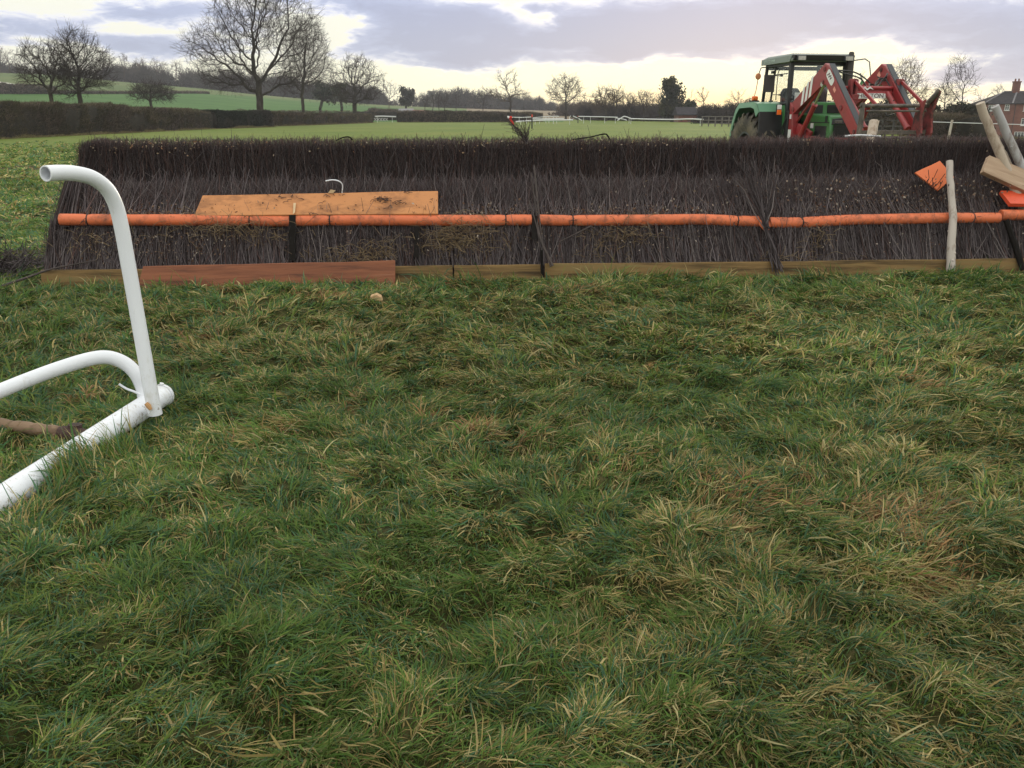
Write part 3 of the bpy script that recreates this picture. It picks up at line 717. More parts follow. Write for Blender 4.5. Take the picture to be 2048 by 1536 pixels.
# wisps of hay caught in the lower apron
acc = Acc()
for (px, py, w, n) in ((760, 505, .10, 90), (900, 490, .22, 260), (930, 465, .2, 160), (700, 520, .2, 130), (1240, 470, .2, 120), (1200, 510, .15, 60), (1640, 480, .08, 40), (480, 465, .3, 150), (400, 455, .2, 80), (190, 485, .2, 60), (1600, 520, .3, 60)):
    s, z = fsz(px, py, .1); a = fp(g3.normal(s, w, n), g3.uniform(-.02, .06, n) + z * .3, np.maximum(.15, g3.normal(z, .07, n)))
    d = g3.normal(0, 1, (n, 3)) * np.array([1, .35, .5]); d /= np.linalg.norm(d, axis=1, keepdims=True); l = g3.uniform(.05, .16, (n, 1))
    pts = np.stack([a, a + d * l * .5 + np.array([0, 0, .015]), a + d * l + g3.normal(0, .02, (n, 3))], 1)
    Vx, Q, tt = tubes(pts, np.full((n, 3), .0022), 3, np.array([(.22, .155, .09), (.16, .11, .065), (.27, .20, .12)])[g3.integers(0, 3, n)]); acc.add(Vx, Q, tint=tt)
acc.build('hay_wisps', M_birch, fence)['kind'] = 'stuff'

def board(corners, thick, name, mat, parent=None, n=14, wob=.004, bev=.004, seed=0):
    """a plank from four corners (top-left, top-right, bottom-right, bottom-left) of its front face; slightly uneven along its length"""
    tl, tr, br, bl = [np.array(c, float) for c in corners]
    nrm = np.cross(tr - tl, bl - tl); nrm /= np.linalg.norm(nrm)
    if nrm[1] > 0: nrm = -nrm                    # towards the viewer's side
    t = np.linspace(0, 1, n)[:, None]; top = tl + (tr - tl) * t; bot = bl + (br - bl) * t
    up = tl - bl; up /= np.linalg.norm(up)
    top = top + up * ((vnoise(t[:, 0] * 5, t[:, 0] * 0 + seed, 81) - .5) * wob * 2)[:, None]
    w = nrm * ((vnoise(t[:, 0] * 3, t[:, 0] * 0 + seed, 82) - .5) * wob)[:, None]
    ring = np.stack([top + w, bot + w, bot + w - nrm * thick, top + w - nrm * thick], 1).reshape(-1, 3); F = []
    for i in range(n - 1):
        for j in range(4): F.append([i * 4 + j, i * 4 + (j + 1) % 4, (i + 1) * 4 + (j + 1) % 4, (i + 1) * 4 + j])
    F += [[0, 1, 2, 3][::-1], [(n - 1) * 4 + j for j in range(4)]]
    # stored in its own frame (x along the plank) so that the grain follows it
    ex = tr - tl; L = np.linalg.norm(ex); ex /= L; ey = np.cross(nrm, ex); M = np.stack([ex, ey, nrm], 1); c = (tl + br) / 2
    loc = (ring - c) @ M
    o = mk(name, loc, F, mat, None, local=True, sharp=35)
    org = ORG[parent.name] if parent else np.zeros(3)
    o.matrix_world = Matrix([[*M[i], (c - org)[i]] for i in range(3)] + [[0, 0, 0, 1]])
    if parent: o.parent = parent; o.matrix_local = Matrix([[*M[i], (c - org)[i]] for i in range(3)] + [[0, 0, 0, 1]])
    ORG[o.name] = c
    b = o.modifiers.new('bevel', 'BEVEL'); b.width = bev; b.segments = 2; b.limit_method = 'ANGLE'; b.angle_limit = R(40)
    return o
# take-off boards along the foot
for k, (x0, x1, yt0, yt1) in enumerate(((80, 548, 541, 536), (552, 905, 536, 531), (908, 1082, 531, 529), (1090, 1900, 528, 519), (1903, 2040, 519, 517))):
    s0, z0 = fsz(x0, yt0, 0); s1, z1 = fsz(x1, yt1, 0)
    if k == 4: s1 = FLEN + .05
    board([fp(s0, 0, z0), fp(s1, 0, z1), fp(s1, -.01, -.06), fp(s0, -.01, -.06)], .045, 'takeoff_board', M_olivewood, fence, seed=k)
# padded orange rails lashed along the apron
RAILS = [([(120, 439), (260, 440), (400, 440), (500, 441), (581, 442)], [176, 500]),
         ([(589, 441), (660, 440), (800, 440), (920, 441), (1063, 440)], [660, 1010]),
         ([(1076, 440), (1145, 441), (1300, 440), (1400, 439), (1474, 442), (1522, 443)], [1145, 1475]),
         ([(1537, 445), (1603, 445), (1700, 440), (1800, 438), (1900, 436), (1998, 436)], [1603, 1942]),
         ([(2001, 430), (2060, 430), (2160, 429)], [2062])]
for pts, ties in RAILS:
    path = smooth_path([fpx(x, y, .245) for x, y in pts], 60)
    tp = [fsz(t, 441, .245)[0] for t in ties]; s = (path[:, :2] - F0) @ FU
    rr = .0565 * (1 + .05 * (vnoise(s * 2.5, s * 0, 91) - .5))
    for t in tp: rr = rr * (1 - .14 * np.exp(-((s - t) / .025) ** 2))
    mb = MB(); mb.tube(path, rr, 20)
    pad = mb.build('guard_rail', M_pad, fence, bevel=.006)
    for t in tp:
        k = int(np.argmin(np.abs(s - t))); c = path[k]; d = path[min(k + 1, len(path) - 1)] - path[k - 1]; d /= np.linalg.norm(d)
        mb = MB(); mb.tube([c - d * .007, c, c + d * .007], [rr[k] + .002, rr[k] + .004, rr[k] + .002], 16, cap=False)
        for _ in range(4):          # frayed ends of the lashing
            a = c + np.array([*(FU * random.uniform(-.02, .02)), 0]) + np.array([*(-FN * .058), random.uniform(-.02, .03)])
            e = a + np.array([*(FU * random.uniform(-.05, .05)), random.uniform(-.05, .02)]) - np.array([*(FN * .012), 0])
            mb.tube([a, (a + e) / 2 - np.array([*(FN * .008), 0]), e], .0022, 4)
        mb.build('lashing', M_strap, pad)
# torn end of the covering that hangs between the third and fourth rails
q = [fpx(1520, 440, .17), fpx(1527, 440, .17), fpx(1535, 462, .14), fpx(1530, 464, .14), fpx(1518, 449, .16)]
MB().prism(q, [*(FN), 0], .012).build('torn_cover', M_pad, fence)
q = [fpx(1534, 446, .17), fpx(1538, 440, .17), fpx(1541, 452, .15), fpx(1536, 464, .14), fpx(1532, 459, .15)]
MB().prism(q, [*(FN), 0], .012).build('torn_cover', M_pad, fence)
# black strips put in as the shade of the gaps along the rails
for (x0, x1, y0, y1, v) in ((578, 591, 430, 521, .16), (1064, 1074, 432, 478, .19), (828, 838, 455, 515, .12)):
    a, b, c, d = fpx(x0, y0, v + .04), fpx(x1, y0, v + .04), fpx(x1, y1, v - .13), fpx(x0, y1, v - .13)
    MB().prism([a, b, c, d], [*FN, 0], .05).build('gap_shade_and_post', M_black, fence)
mb = MB(); a = fpx(1083, 500, -.05); b = fpx(1085, 562, -.06); mb.tube([a, (a + b) / 2, b], [.014, .017, .015], 7)
mb.build('gap_shade_and_post', M_black, fence)
mb = MB(); mb.tube([fpx(2012, 440, .16), fpx(2030, 490, .06), fpx(2046, 540, -.07)], [.03, .035, .03], 8); mb.build('gap_shade_and_post', M_black, fence)

# ------------------------------------------------------------------ loose things on and by the fence
o = board([fpx(405, 391, .46), fpx(876, 381, .46), fpx(876, 427, .215), fpx(388, 431, .215)], .022, 'plank', M_ply, seed=3)
tag(o, 'faded orange plank littered with twigs, lying on the first two orange rails', 'plank')
plank_o = o
# twig crumbs and a split notch on that plank
acc = Acc(); n = 95
tl, tr, br, bl = fpx(405, 391, .455), fpx(876, 381, .455), fpx(876, 427, .21), fpx(388, 431, .21)
ck = g3.integers(0, 16, n); cu = g3.beta(2.2, 1.2, 16); cw = g3.beta(.6, 1.0, 16); cu[0], cw[0] = .76, .35; ck[:26] = 0; u = np.clip(cu[ck] + g3.normal(0, .018, n), .005, .995); w = np.clip(cw[ck] + g3.normal(0, .07, n), .01, .99)
c = (tl + (tr - tl) * u[:, None]) * (1 - w[:, None]) + (bl + (br - bl) * u[:, None]) * w[:, None] + np.array([*(-FN * .006), .004])
d = g3.normal(0, 1, (n, 3)) * np.array([1, .2, .3]); d /= np.linalg.norm(d, axis=1, keepdims=True); l = g3.uniform(.006, .032, (n, 1))
Vx, Q, tt = tubes(np.stack([c - d * l, c + np.array([0, -.004, .006]), c + d * l], 1), np.full((n, 3), .0028), 3, twig_cols(n, (2, 2, 0, 3, 2, 0))); acc.add(Vx, Q, tint=tt)
o = acc.build('twig_crumbs', M_birch); recentre(o); tag(o, 'scatter of small dark twig crumbs on the faded orange plank', 'twigs', kind='stuff')
a, b, c_, d_ = fpx(587, 406, .33), fpx(592, 406, .33), fpx(590, 425, .20), fpx(586, 428, .20)
M_chip = plain('fresh_wood', (.55, .40, .24), rough=.8)
o = MB().prism([a, b, c_, d_], [*(-FN), 0], .008).build('wood_splinter', M_chip); recentre(o); tag(o, 'pale splintered strip of fresh wood on the middle of the faded orange plank', 'splinter')
o = MB().prism([fpx(661, 379, .44), fpx(671, 381, .44), fpx(666, 386.5, .44), fpx(656, 386, .44)], [*FN, 0], .012).build('wood_chip', M_chip); recentre(o); tag(o, 'small pale wood chip behind the upper edge of the faded orange plank', 'wood chip')
o = MB().tube(smooth_path([fpx(651, 362, .40), fpx(664, 360, .40), fpx(677, 362, .40), fpx(685, 370, .42), fpx(684, 386, .44)], 16), .006, 8).build('cable_tie', M_white); recentre(o); tag(o, 'white looped plastic strip sticking up behind the faded orange plank', 'plastic strip')
o = board([fpx(286, 532, -.10), fpx(790, 521, -.10), fpx(791, 575, -.16), fpx(272, 583, -.16)], .035, 'plank', M_redwood, seed=4, bev=.006)
tag(o, 'red-brown stained plank with chipped corner, leaning on the take-off boards', 'plank')
o = board([fpx(1830, 345, .52), fpx(1880, 321, .60), fpx(1909, 354, .46), fpx(1876, 381, .38)], .02, 'board', M_brightorange, n=4)
tag(o, 'small square bright orange board tilted on the brush beside the pale post', 'board')
# twigs in front of that board
acc = Acc(); n = 26; s, z = fsz(1862, 375, .28); a = fp(g3.normal(s, .10, n), .33, g3.normal(z - .05, .04, n)); e = a + np.stack([g3.normal(0, .07, n), -.06 + g3.normal(0, .02, n), g3.uniform(.05, .17, n)], 1)
Vx, Q, tt = tubes(np.stack([a, (a + e) / 2 + g3.normal(0, .012, (n, 3)), e], 1), np.full((n, 3), .004), 3, twig_cols(n, (3, 2, 0, 3, 1, 0))); acc.add(Vx, Q, tint=tt); acc.build('brush_sprig', M_birch, fence)['kind'] = 'stuff'
o = board([fpx(1979, 311, .46), fpx(2110, 362, .40), fpx(2100, 404, .30), fpx(1966, 343, .36)], .06, 'timber', M_rawwood, seed=6, bev=.004)
tag(o, 'thick sawn timber, unpainted, slanting down over the red-orange board', 'timber')
o = board([fpx(2001, 381, .40), fpx(2120, 383, .40), fpx(2130, 409, .22), fpx(2021, 407, .22)], .045, 'board', M_redorange, n=5)
tag(o, 'red-orange board under the sawn timber, lying on the last orange rail', 'board')
def knotty(name, pts, r, mat, label, cat, group=None, n=22, knots=5, seed=0):
    path = smooth_path(pts, n); gk = np.random.default_rng(seed); u = np.linspace(0, 1, len(path))
    rr = np.interp(u, np.linspace(0, 1, len(r)), r) * (1 + .05 * (vnoise(u * 9, u * 0 + seed, 95) - .5) * 2)
    path = path + gk.normal(0, .002, path.shape)
    mb = MB(); mb.tube(path, rr, 14)
    for _ in range(knots):
        k = gk.integers(1, len(path) - 2); a = gk.uniform(0, 6.28)
        T = path[k + 1] - path[k]; A, B = frames(T[None]); d = A[0] * math.cos(a) + B[0] * math.sin(a)
        mb.tube([path[k] + d * rr[k] * .6, path[k] + d * rr[k] * 1.06, path[k] + d * rr[k] * 1.14], [rr[k] * .45, rr[k] * .3, rr[k] * .1], 7)
    o = mb.build(name, mat, bevel=.004); recentre(o); return tag(o, label, cat, group)
a = fpx(1904, 541, -.10); a[2] = -.03
knotty('post', [a, fpx(1903, 480, .03), fpx(1906, 437, .13), fpx(1901, 370, .30), fpx(1899, 322, .42)], [.046, .045, .04, .036, .034], M_pole, 'pale peeled wooden post standing upright against the fourth orange rail', 'post', seed=2, knots=7)
knotty('pole', [fpx(1959, 206, .52), fpx(1985, 272, .5), fpx(2010, 330, .46), fpx(2070, 470, .3), fpx(2092, 525, .08)], [.044, .046, .048, .05, .05], M_pole3, 'tan peeled pole with blunt top leaning over the brush, most upright-topped of the pair', 'pole', seed=3)['label'] = 'tan peeled pole leaning over the brush, reaching higher than the grey pole'
knotty('pole', [fpx(1976, 245, .60), fpx(1998, 290, .58), fpx(2020, 335, .55), fpx(2085, 480, .4)], [.03, .032, .034, .036], M_pole3, 'thin tan pole mostly hidden behind the taller tan pole', 'pole', seed=4)
knotty('pole', [fpx(1990, 212, .54), fpx(2016, 272, .52), fpx(2042, 330, .48), fpx(2105, 470, .32), fpx(2130, 525, .08)], [.042, .043, .045, .047, .048], M_pole2, 'grey peeled pole with mottled bark, leaning over the brush beside the tan pole', 'pole', seed=5)
# loose sticks
def stick(name, pts, r, label, cat='stick', mat=None, n=16, extra=()):
    mb = MB(); path = smooth_path(pts, n); mb.tube(path, np.linspace(r[0], r[1], len(path)), 7)
    for e, er in extra: pe = smooth_path(e, 8); mb.tube(pe, np.linspace(er, er * .5, len(pe)), 5)
    o = mb.build(name, mat or M_branch); recentre(o); return tag(o, label, cat)
stick('stick', [fpx(1062, 345, .5), fpx(1072, 420, .30), fpx(1080, 475, .06), fpx(1105, 532, -.06)], (.006, .016), 'forked bare stick leaning across the gap between the second and third rails',
      extra=(([fpx(1068, 330, .5), fpx(1078, 430, .22), fpx(1086, 490, .03), fpx(1101, 534, -.08)], .011), ([fpx(1058, 400, .34), fpx(1075, 460, .1), fpx(1080, 500, 0)], .007)))
stick('stick', [fpx(1182, 452, .16), fpx(1155, 466, .10), fpx(1118, 484, .05)], (.009, .005), 'short dark stick slanting under the third orange rail', extra=(([fpx(1182, 452, .16), fpx(1200, 466, .12), fpx(1210, 478, .10)], .006),))
stick('stick', [fpx(0, 574, -.25), fpx(60, 553, -.12), fpx(108, 537, -.02), fpx(196, 520, .02)], (.014, .006), 'long thin dark stick resting on the left end of the take-off board')['label'] = 'long thin dark stick lying over the end of the take-off board'
stick('cane', [fpx(1145, 279, .8), fpx(1180, 274, .8), fpx(1208, 268, .8), fpx(1216, 272, .8), fpx(1219, 279, .8)], (.005, .009), 'long black bent cane on top of the birch, right of the twig bundle', 'cane', mat=M_black)['label'] = 'long black bent cane on top of the birch beyond the twig bundle'
stick('cane', [fpx(672, 281, .8), fpx(686, 275, .8), fpx(698, 274, .8), fpx(705, 280, .8)], (.005, .008), 'short black bent cane on top of the birch above the faded orange plank', 'cane', mat=M_black)
# bundle of long twigs pulled through the gap between the rails
def twig_spray(name, base, tips, n, spread, r, label, cat, seed, tail=None):
    g = np.random.default_rng(seed); acc = Acc(); b = np.array(base)
    t = np.array(tips); k = g.integers(0, len(t), n); e = t[k] + g.normal(0, 1, (n, 3)) * np.array([spread, spread * .4, spread])
    a = b + g.normal(0, .014, (n, 3)); m1 = a + (e - a) * .33 + g.normal(0, .014, (n, 3)); m2 = a + (e - a) * .66 + g.normal(0, .022, (n, 3))
    Vx, Q, tt = tubes(np.stack([a, m1, m2, e], 1), (r * g.uniform(.6, 1.3, n))[:, None] * np.array([[1, .8, .55, .3]]), 4, twig_cols(n, (2, 3, 3, 2, 1, 1.5))); acc.add(Vx, Q, tint=tt)
    j = g.integers(0, n, n * 2); f = g.uniform(.2, 1, n * 2)[:, None]; s = m1[j] + (e[j] - m1[j]) * f; l = g.uniform(.05, .16, n * 2)[:, None]
    dd = (e[j] - a[j]); dd /= np.linalg.norm(dd, axis=1, keepdims=True); dd = dd + g.normal(0, .38, dd.shape)
    Vx, Q, tt = tubes(np.stack([s, s + dd * l * .5, s + dd * l + g.normal(0, .01, s.shape)], 1), np.full((n * 2, 3), r * .4), 3, twig_cols(n * 2, (2, 3, 3, 2, 1, 1))); acc.add(Vx, Q, tint=tt)
    if tail is not None:
        te = np.array(tail); m = max(6, n // 3); e2 = te + g.normal(0, .035, (m, 3)) * np.array([1, .4, 1.5])
        a2 = b + g.normal(0, .012, (m, 3))
        Vx, Q, tt = tubes(np.stack([a2, a2 + (e2 - a2) * .5 + g.normal(0, .012, (m, 3)), e2], 1), np.full((m, 3), r * 1.1), 4, twig_cols(m, (2, 3, 3, 2, 1, 1))); acc.add(Vx, Q, tint=tt)
    o = acc.build(name, M_birch); recentre(o); return tag(o, label, cat)
twig_spray('twig_bundle', fpx(1532, 455, .12), [fpx(1490, 330, .46), fpx(1512, 320, .48), fpx(1540, 325, .48), fpx(1555, 340, .46), fpx(1475, 350, .42), fpx(1480, 315, .5)], 46, .03, .006,
           'spray of long bare twigs pulled through the gap between the third and fourth rails', 'twig bundle', 5, tail=fpx(1554, 540, -.07))
tb = twig_spray('twig_bundle', fpx(1052, 284, .75), [fpx(1024, 247, .72), fpx(1028, 252, .72), fpx(1026, 249, .72), fpx(1056, 262, .75), fpx(1047, 262, .74)], 40, .012, .004,
                'small twig bundle standing out of the birch top, bound with red at its tip', 'twig bundle', 6)
M_red = plain('red_tape', (.75, .045, .03), rough=.5)
M_white2 = plain('white_tape', (.75, .75, .75), rough=.5)
c = fpx(1020.5, 238.5, .72)
mb = MB(); mb.tube([fpx(1027, 249, .72), fpx(1024, 243, .72), c], [.008, .012, .010], 7); mb.tube(smooth_path([c, fpx(1022, 234.5, .72), fpx(1019.5, 235.5, .72), fpx(1021, 239, .72)], 14), [.010, .012, .013, .014, .014, .014, .013, .012, .011, .010, .009, .008], 7)
o = mk('red_tie', np.array(mb.V), mb.F, M_red, tb, sharp=40); o['label'] = 'red tape knotted on the tip'
o = mk('tape_end', np.array(MB().tube([fpx(1018, 236, .72), fpx(1016.5, 233.5, .72), fpx(1017, 232, .72)], [.012, .013, .008], 7).V), MB().tube([c, c + .01, c + .02], .01, 7).F, M_white2, tb, sharp=40)
# pile of trimmings past the fence's end
acc = Acc(); n = 420; ctr = G(26, 548)
a = np.stack([ctr[0] + g3.normal(-.12, .22, n), ctr[1] + g3.normal(.05, .22, n), np.abs(g3.normal(0, .05, n)) + .02], 1); d = np.stack([g3.normal(.2, .9, n), g3.normal(0, .7, n), g3.normal(.25, .35, n)], 1); d /= np.linalg.norm(d, axis=1, keepdims=True)
l = g3.uniform(.1, .35, (n, 1)); e = a + d * l; e[:, 2] = np.maximum(e[:, 2], .01)
Vx, Q, tt = tubes(np.stack([a, (a + e) / 2 + g3.normal(0, .02, (n, 3)), e], 1), np.full((n, 3), .0042), 3, twig_cols(n, (2, 3, 3, 2, 1, 1.5))); acc.add(Vx, Q, tint=tt)
o = acc.build('twig_pile', M_birch); recentre(o); tag(o, 'low tangled pile of dark trimmings on the grass past the end of the fence', 'twig pile')
# wood chip in the grass in front
c = G(751, 605); c[2] = gz(c[0], c[1]) + .05
mb = MB(); mb.prism([c + np.array(v) for v in ((-.055, 0, -.03), (.06, .01, -.03), (.05, .01, .01), (.01, 0, .035), (-.045, 0, .015))], (0, 1, .2), .05)
o = mb.build('wood_chip', plain('sawn_offcut', (.52, .33, .18), rough=.8), bevel=.006); recentre(o); tag(o, 'small tan wood offcut lying in the grass in front of the fence', 'wood chip')

# ------------------------------------------------------------------ white running-rail frame lying in the grass
frame = empty('running_rail_frame', [-2.05, 4.5, 0], 'white plastic running rail frame with two curved arms, lying in the grass', 'rail frame')
def gp(px, py, h):
    q = G(px, py); q[2] = h; return q
rb = .060
b0 = P(-110, 1076, 3.22); b1 = P(322, 795, 4.93)
A0 = np.array([b1[0] + .0, b1[1], rb]); 
def on_ground(px, py, r):
    return G(px, py, z=r)
e1 = on_ground(306, 803, rb + .02); e0 = on_ground(18, 990, rb - .02)
dirv = e1 - e0; far = e1 + dirv / np.linalg.norm(dirv) * .10; near = e0 - dirv / np.linalg.norm(dirv) * .9
mb = MB(); mb.tube([near, e0, e0 + dirv * .33, e0 + dirv * .66, e1, far], rb, 28)
base = mb.build('base_tube', M_white, frame, bevel=.006)
u = dirv / np.linalg.norm(dirv)
mb = MB(); mb.tube([far - u * .004, far + u * .012, far + u * .03], [rb + .004, rb + .005, rb - .006], 28); 
mb.tube([far + np.array([0, 0, rb - .004]), far + np.array([.006, 0, rb + .012])], .012, 8)
mb.build('end_cap', M_white, base)
Yu = e1[1] - .22
arm = [P(311, 829, Yu + .0), P(304, 795, Yu), P(288, 705, Yu + .02), P(271, 610, Yu + .04), P(254, 515, Yu + .05), P(243, 455, Yu + .05), P(232, 412, Yu + .04), P(214, 378, Yu + .0), P(185, 356, Yu - .07), P(150, 347, Yu - .15), P(118, 345.5, Yu - .22), P(91, 347, Yu - .29)]
path = smooth_path(arm, 70); ru = .036
def pipe(path, r, wall, name, parent, mat):
    """a hollow plastic tube, open at its last end"""
    mb = MB(); n = 26; mb.tube(path, r, n, cap=False); nv = len(mb.V); mb.tube(path, r - wall, n, cap=False)
    K = len(path); F = mb.F[:len(mb.F) // 2]; inner = [f[::-1] for f in mb.F[len(mb.F) // 2:]]
    ringo = [(K - 1) * n + j for j in range(n)]; ringi = [nv + i for i in ringo]
    rim = [[ringo[j], ringo[(j + 1) % n], ringi[(j + 1) % n], ringi[j]] for j in range(n)]
    mb.F = F + inner + rim
    return mb.build(name, mat, parent)
up = pipe(path, ru, .006, 'upright_arm', frame, M_white)
mb = MB(); kk = P(297, 812, Yu - .046); mb.tube([kk + np.array([-.012, 0, .016]), kk, kk + np.array([.010, 0, -.02])], [.010, .014, .008], 7); mb.build('rust_spot', plain('rust_stain', (.45, .25, .11), rough=.8), up)
Yh = e1[1] - .02
arm2 = [P(290, 800, Yh - .02), P(285, 775, Yh), P(272, 748, Yh), P(250, 727, Yh), P(218, 715, Yh - .02), P(180, 718, Yh - .06), P(120, 736, Yh - .14), P(60, 758, Yh - .22), P(0, 782, Yh - .32), P(-120, 830, Yh - .50), P(-210, 862, Yh - .62)]
pipe(smooth_path(arm2, 70), .037, .006, 'bent_arm', frame, M_white)
mb = MB(); mb.tube(smooth_path([P(238, 768, Yh - .05), P(252, 777, Yh - .04), P(268, 783, Yh - .04), P(282, 789, Yh - .04)], 10), .0065, 8); mb.build('cable_tie', M_white, frame)
# stake lying behind the frame
s0 = G(-60, 842, z=.075); s1 = G(138, 868, z=.06)
o = knotty('stake', [s0, s0 * .5 + s1 * .5 + np.array([0, 0, .004]), s1], [.030, .031, .033], M_log, 'brown wooden stake with a dark rusty end, lying behind the white rail frame', 'stake', seed=9, knots=3)
st = o
mb = MB(); d = (s1 - s0) / np.linalg.norm(s1 - s0); mb.tube([s1 - d * .05, s1 - d * .02, s1 + d * .05, s1 + d * .11], [.035, .042, .044, .03], 9)
mb.tube([s1 + np.array([.03, 0, -.02]), s1 + np.array([.035, .005, .05])], .035, 8)
q = mk('stake_tip', np.array(mb.V), mb.F, M_rust, st, sharp=40)

# ------------------------------------------------------------------ tractor with front loader
M_green = dirty_mat('green_paint', (.042, .185, .05), (.10, .10, .06), scale=2.5, lo=.52, hi=.85, rough=.32, fine=30, var=.10, coat=.2)
M_greenpale = dirty_mat('faded_green_paint', (.11, .25, .155), (.13, .12, .08), scale=2.5, lo=.58, hi=.85, rough=.4, fine=30, var=.10)
M_roofside = dirty_mat('grey_green_panel', (.20, .235, .215), (.12, .11, .09), scale=3, lo=.6, hi=.85, rough=.45)
M_tred = dirty_mat('loader_red', (.28, .024, .028), (.13, .055, .045), scale=2.2, lo=.50, hi=.85, rough=.38, fine=25, var=.12, coat=.15)
M_tredold = dirty_mat('worn_red', (.23, .035, .035), (.045, .03, .028), scale=5, lo=.42, hi=.68, rough=.65, fine=25, var=.2)
M_tblack = plain('black_plastic', (.014, .014, .016), rough=.5)
M_tdark = plain('dark_grey_panel', (.035, .04, .048), rough=.45)
M_rubber = dirty_mat('muddy_tyre', (.055, .05, .046), (.15, .125, .095), scale=2.5, lo=.42, hi=.62, rough=.85, fine=18, spec=.2)
M_hose = plain('hydraulic_hose', (.012, .012, .012), rough=.45)
M_steel = plain('ram_rod', (.55, .55, .52), rough=.25, metal=.9)
M_tine = noise_mat('worn_steel', [(.035, .03, .028), (.09, .07, .06), (.16, .13, .11)], scale=8, rough=.6, bump=.3)
M_sticker = plain('white_sticker', (.72, .72, .72), rough=.45, var=.06)
M_orangelens = plain('amber_lens', (.85, .16, .02), rough=.25)
M_pinksticker = plain('warning_sticker', (.75, .32, .25), rough=.45)
M_seat = plain('seat_cloth', (.075, .08, .095), rough=.85)
M_ink = plain('dark_print', (.06, .02, .03), rough=.6)
M_palelet = plain('pale_print', (.42, .50, .46), rough=.5)
def glass_mat():
    m = bpy.data.materials.new('cab_glass'); m.use_nodes = True; nt = m.node_tree; nt.nodes.clear(); N = nt.nodes.new
    t = N('ShaderNodeBsdfTransparent'); t.inputs[0].default_value = (.95, .96, .95, 1); g = N('ShaderNodeBsdfGlossy'); g.inputs['Roughness'].default_value = .03; g.inputs[0].default_value = (.9, .95, 1, 1)
    mx = N('ShaderNodeMixShader'); o = N('ShaderNodeOutputMaterial')
    mx.inputs[0].default_value = .05; nt.links.new(t.outputs[0], mx.inputs[1]); nt.links.new(g.outputs[0], mx.inputs[2]); nt.links.new(mx.outputs[0], o.inputs[0]); return m
M_glass = glass_mat()
TX, TY = 6.07, 19.76
tractor = empty('tractor', [TX, TY, gz(TX, TY)], 'green cab tractor carrying a red front loader with a fork, parked behind the birch', 'tractor', rz=R(-80))
tractor.scale = (.965, .925, .975)
def tb_(mb, name, mat, parent=None, bevel=None, **k):
    return mb.build(name, mat, parent or tractor, bevel=bevel, local=True, **k)
# wheels
def wheel(x, y, r, w, rim_r, lugs, side):
    mb = MB(); d = -side
    mb.lathe([(rim_r, -w * .42), (rim_r, w * .42), (rim_r - .035, w * .42), (rim_r - .05, w * .1 * -d), (.16, w * .16 * -d), (.0, w * .16 * -d), (.0, w * .10 * -d), (.16, w * .10 * -d), (rim_r - .06, -w * .05 * -d), (rim_r - .035, -w * .42)], (x, y, r), n=36)
    for k in range(8):
        a = k * math.pi / 4; mb.tube([(x + .11 * math.cos(a), y + d * -w * .2, r + .11 * math.sin(a)), (x + .11 * math.cos(a), y + d * -w * .1, r + .11 * math.sin(a))], .015, 6)
    rim = tb_(mb, 'wheel', M_tdark)
    mb = MB(); h = w / 2; k = r - rim_r
    mb.lathe([(rim_r - .01, -h * .8), (rim_r + k * .3, -h), (rim_r + k * .62, -h * 1.02), (rim_r + k * .84, -h * .86), (rim_r + k * .9, 0), (rim_r + k * .84, h * .86), (rim_r + k * .62, h * 1.02), (rim_r + k * .3, h), (rim_r - .01, h * .8)], (x, y, r), n=64)
    for i in range(lugs):
        for sd in (-1, 1):
            a0 = 2 * math.pi * (i + (.5 if sd > 0 else 0)) / lugs; V = []; st = 5
            for j in range(st):
                f = j / (st - 1); o = sd * h * (f * 1.0); a = a0 - f * .30
                ro = r - (0 if f < .8 else k * .10); ri = rim_r + k * (.86 if f < .8 else .7)
                wd = .030 * (1.25 if f > .5 else 1)
                for (rr, da) in ((ri, -wd / r * 1.3), (ro, -wd / r), (ro, wd / r), (ri, wd / r * 1.3)):
                    V.append((x + rr * math.cos(a + da), y + o, r + rr * math.sin(a + da)))
            F = [[0, 1, 2, 3], [4 * st - 1, 4 * st - 2, 4 * st - 3, 4 * st - 4]]
            for j in range(st - 1):
                for q in range(4): F.append([j * 4 + q, (j + 1) * 4 + q, (j + 1) * 4 + (q + 1) % 4, j * 4 + (q + 1) % 4])
            mb.raw(V, F)
    tb_(mb, 'tyre', M_rubber, rim)
for s in (-1, 1):
    wheel(0, s * 1.04, .84, .46, .44, 22, s); wheel(2.05, s * .82, .56, .34, .32, 20, s)
# chassis and axles
mb = MB(); mb.box((.9, 0, .82), (2.9, .5, .42)); mb.tube([(0, -.75, .84), (0, .75, .84)], .16, 14); mb.tube([(2.05, -.75, .56), (2.05, .75, .56)], .10, 12); mb.box((.2, 0, 1.0), (1.2, 1.2, .25))
tb_(mb, 'chassis', M_tblack, bevel=.02)
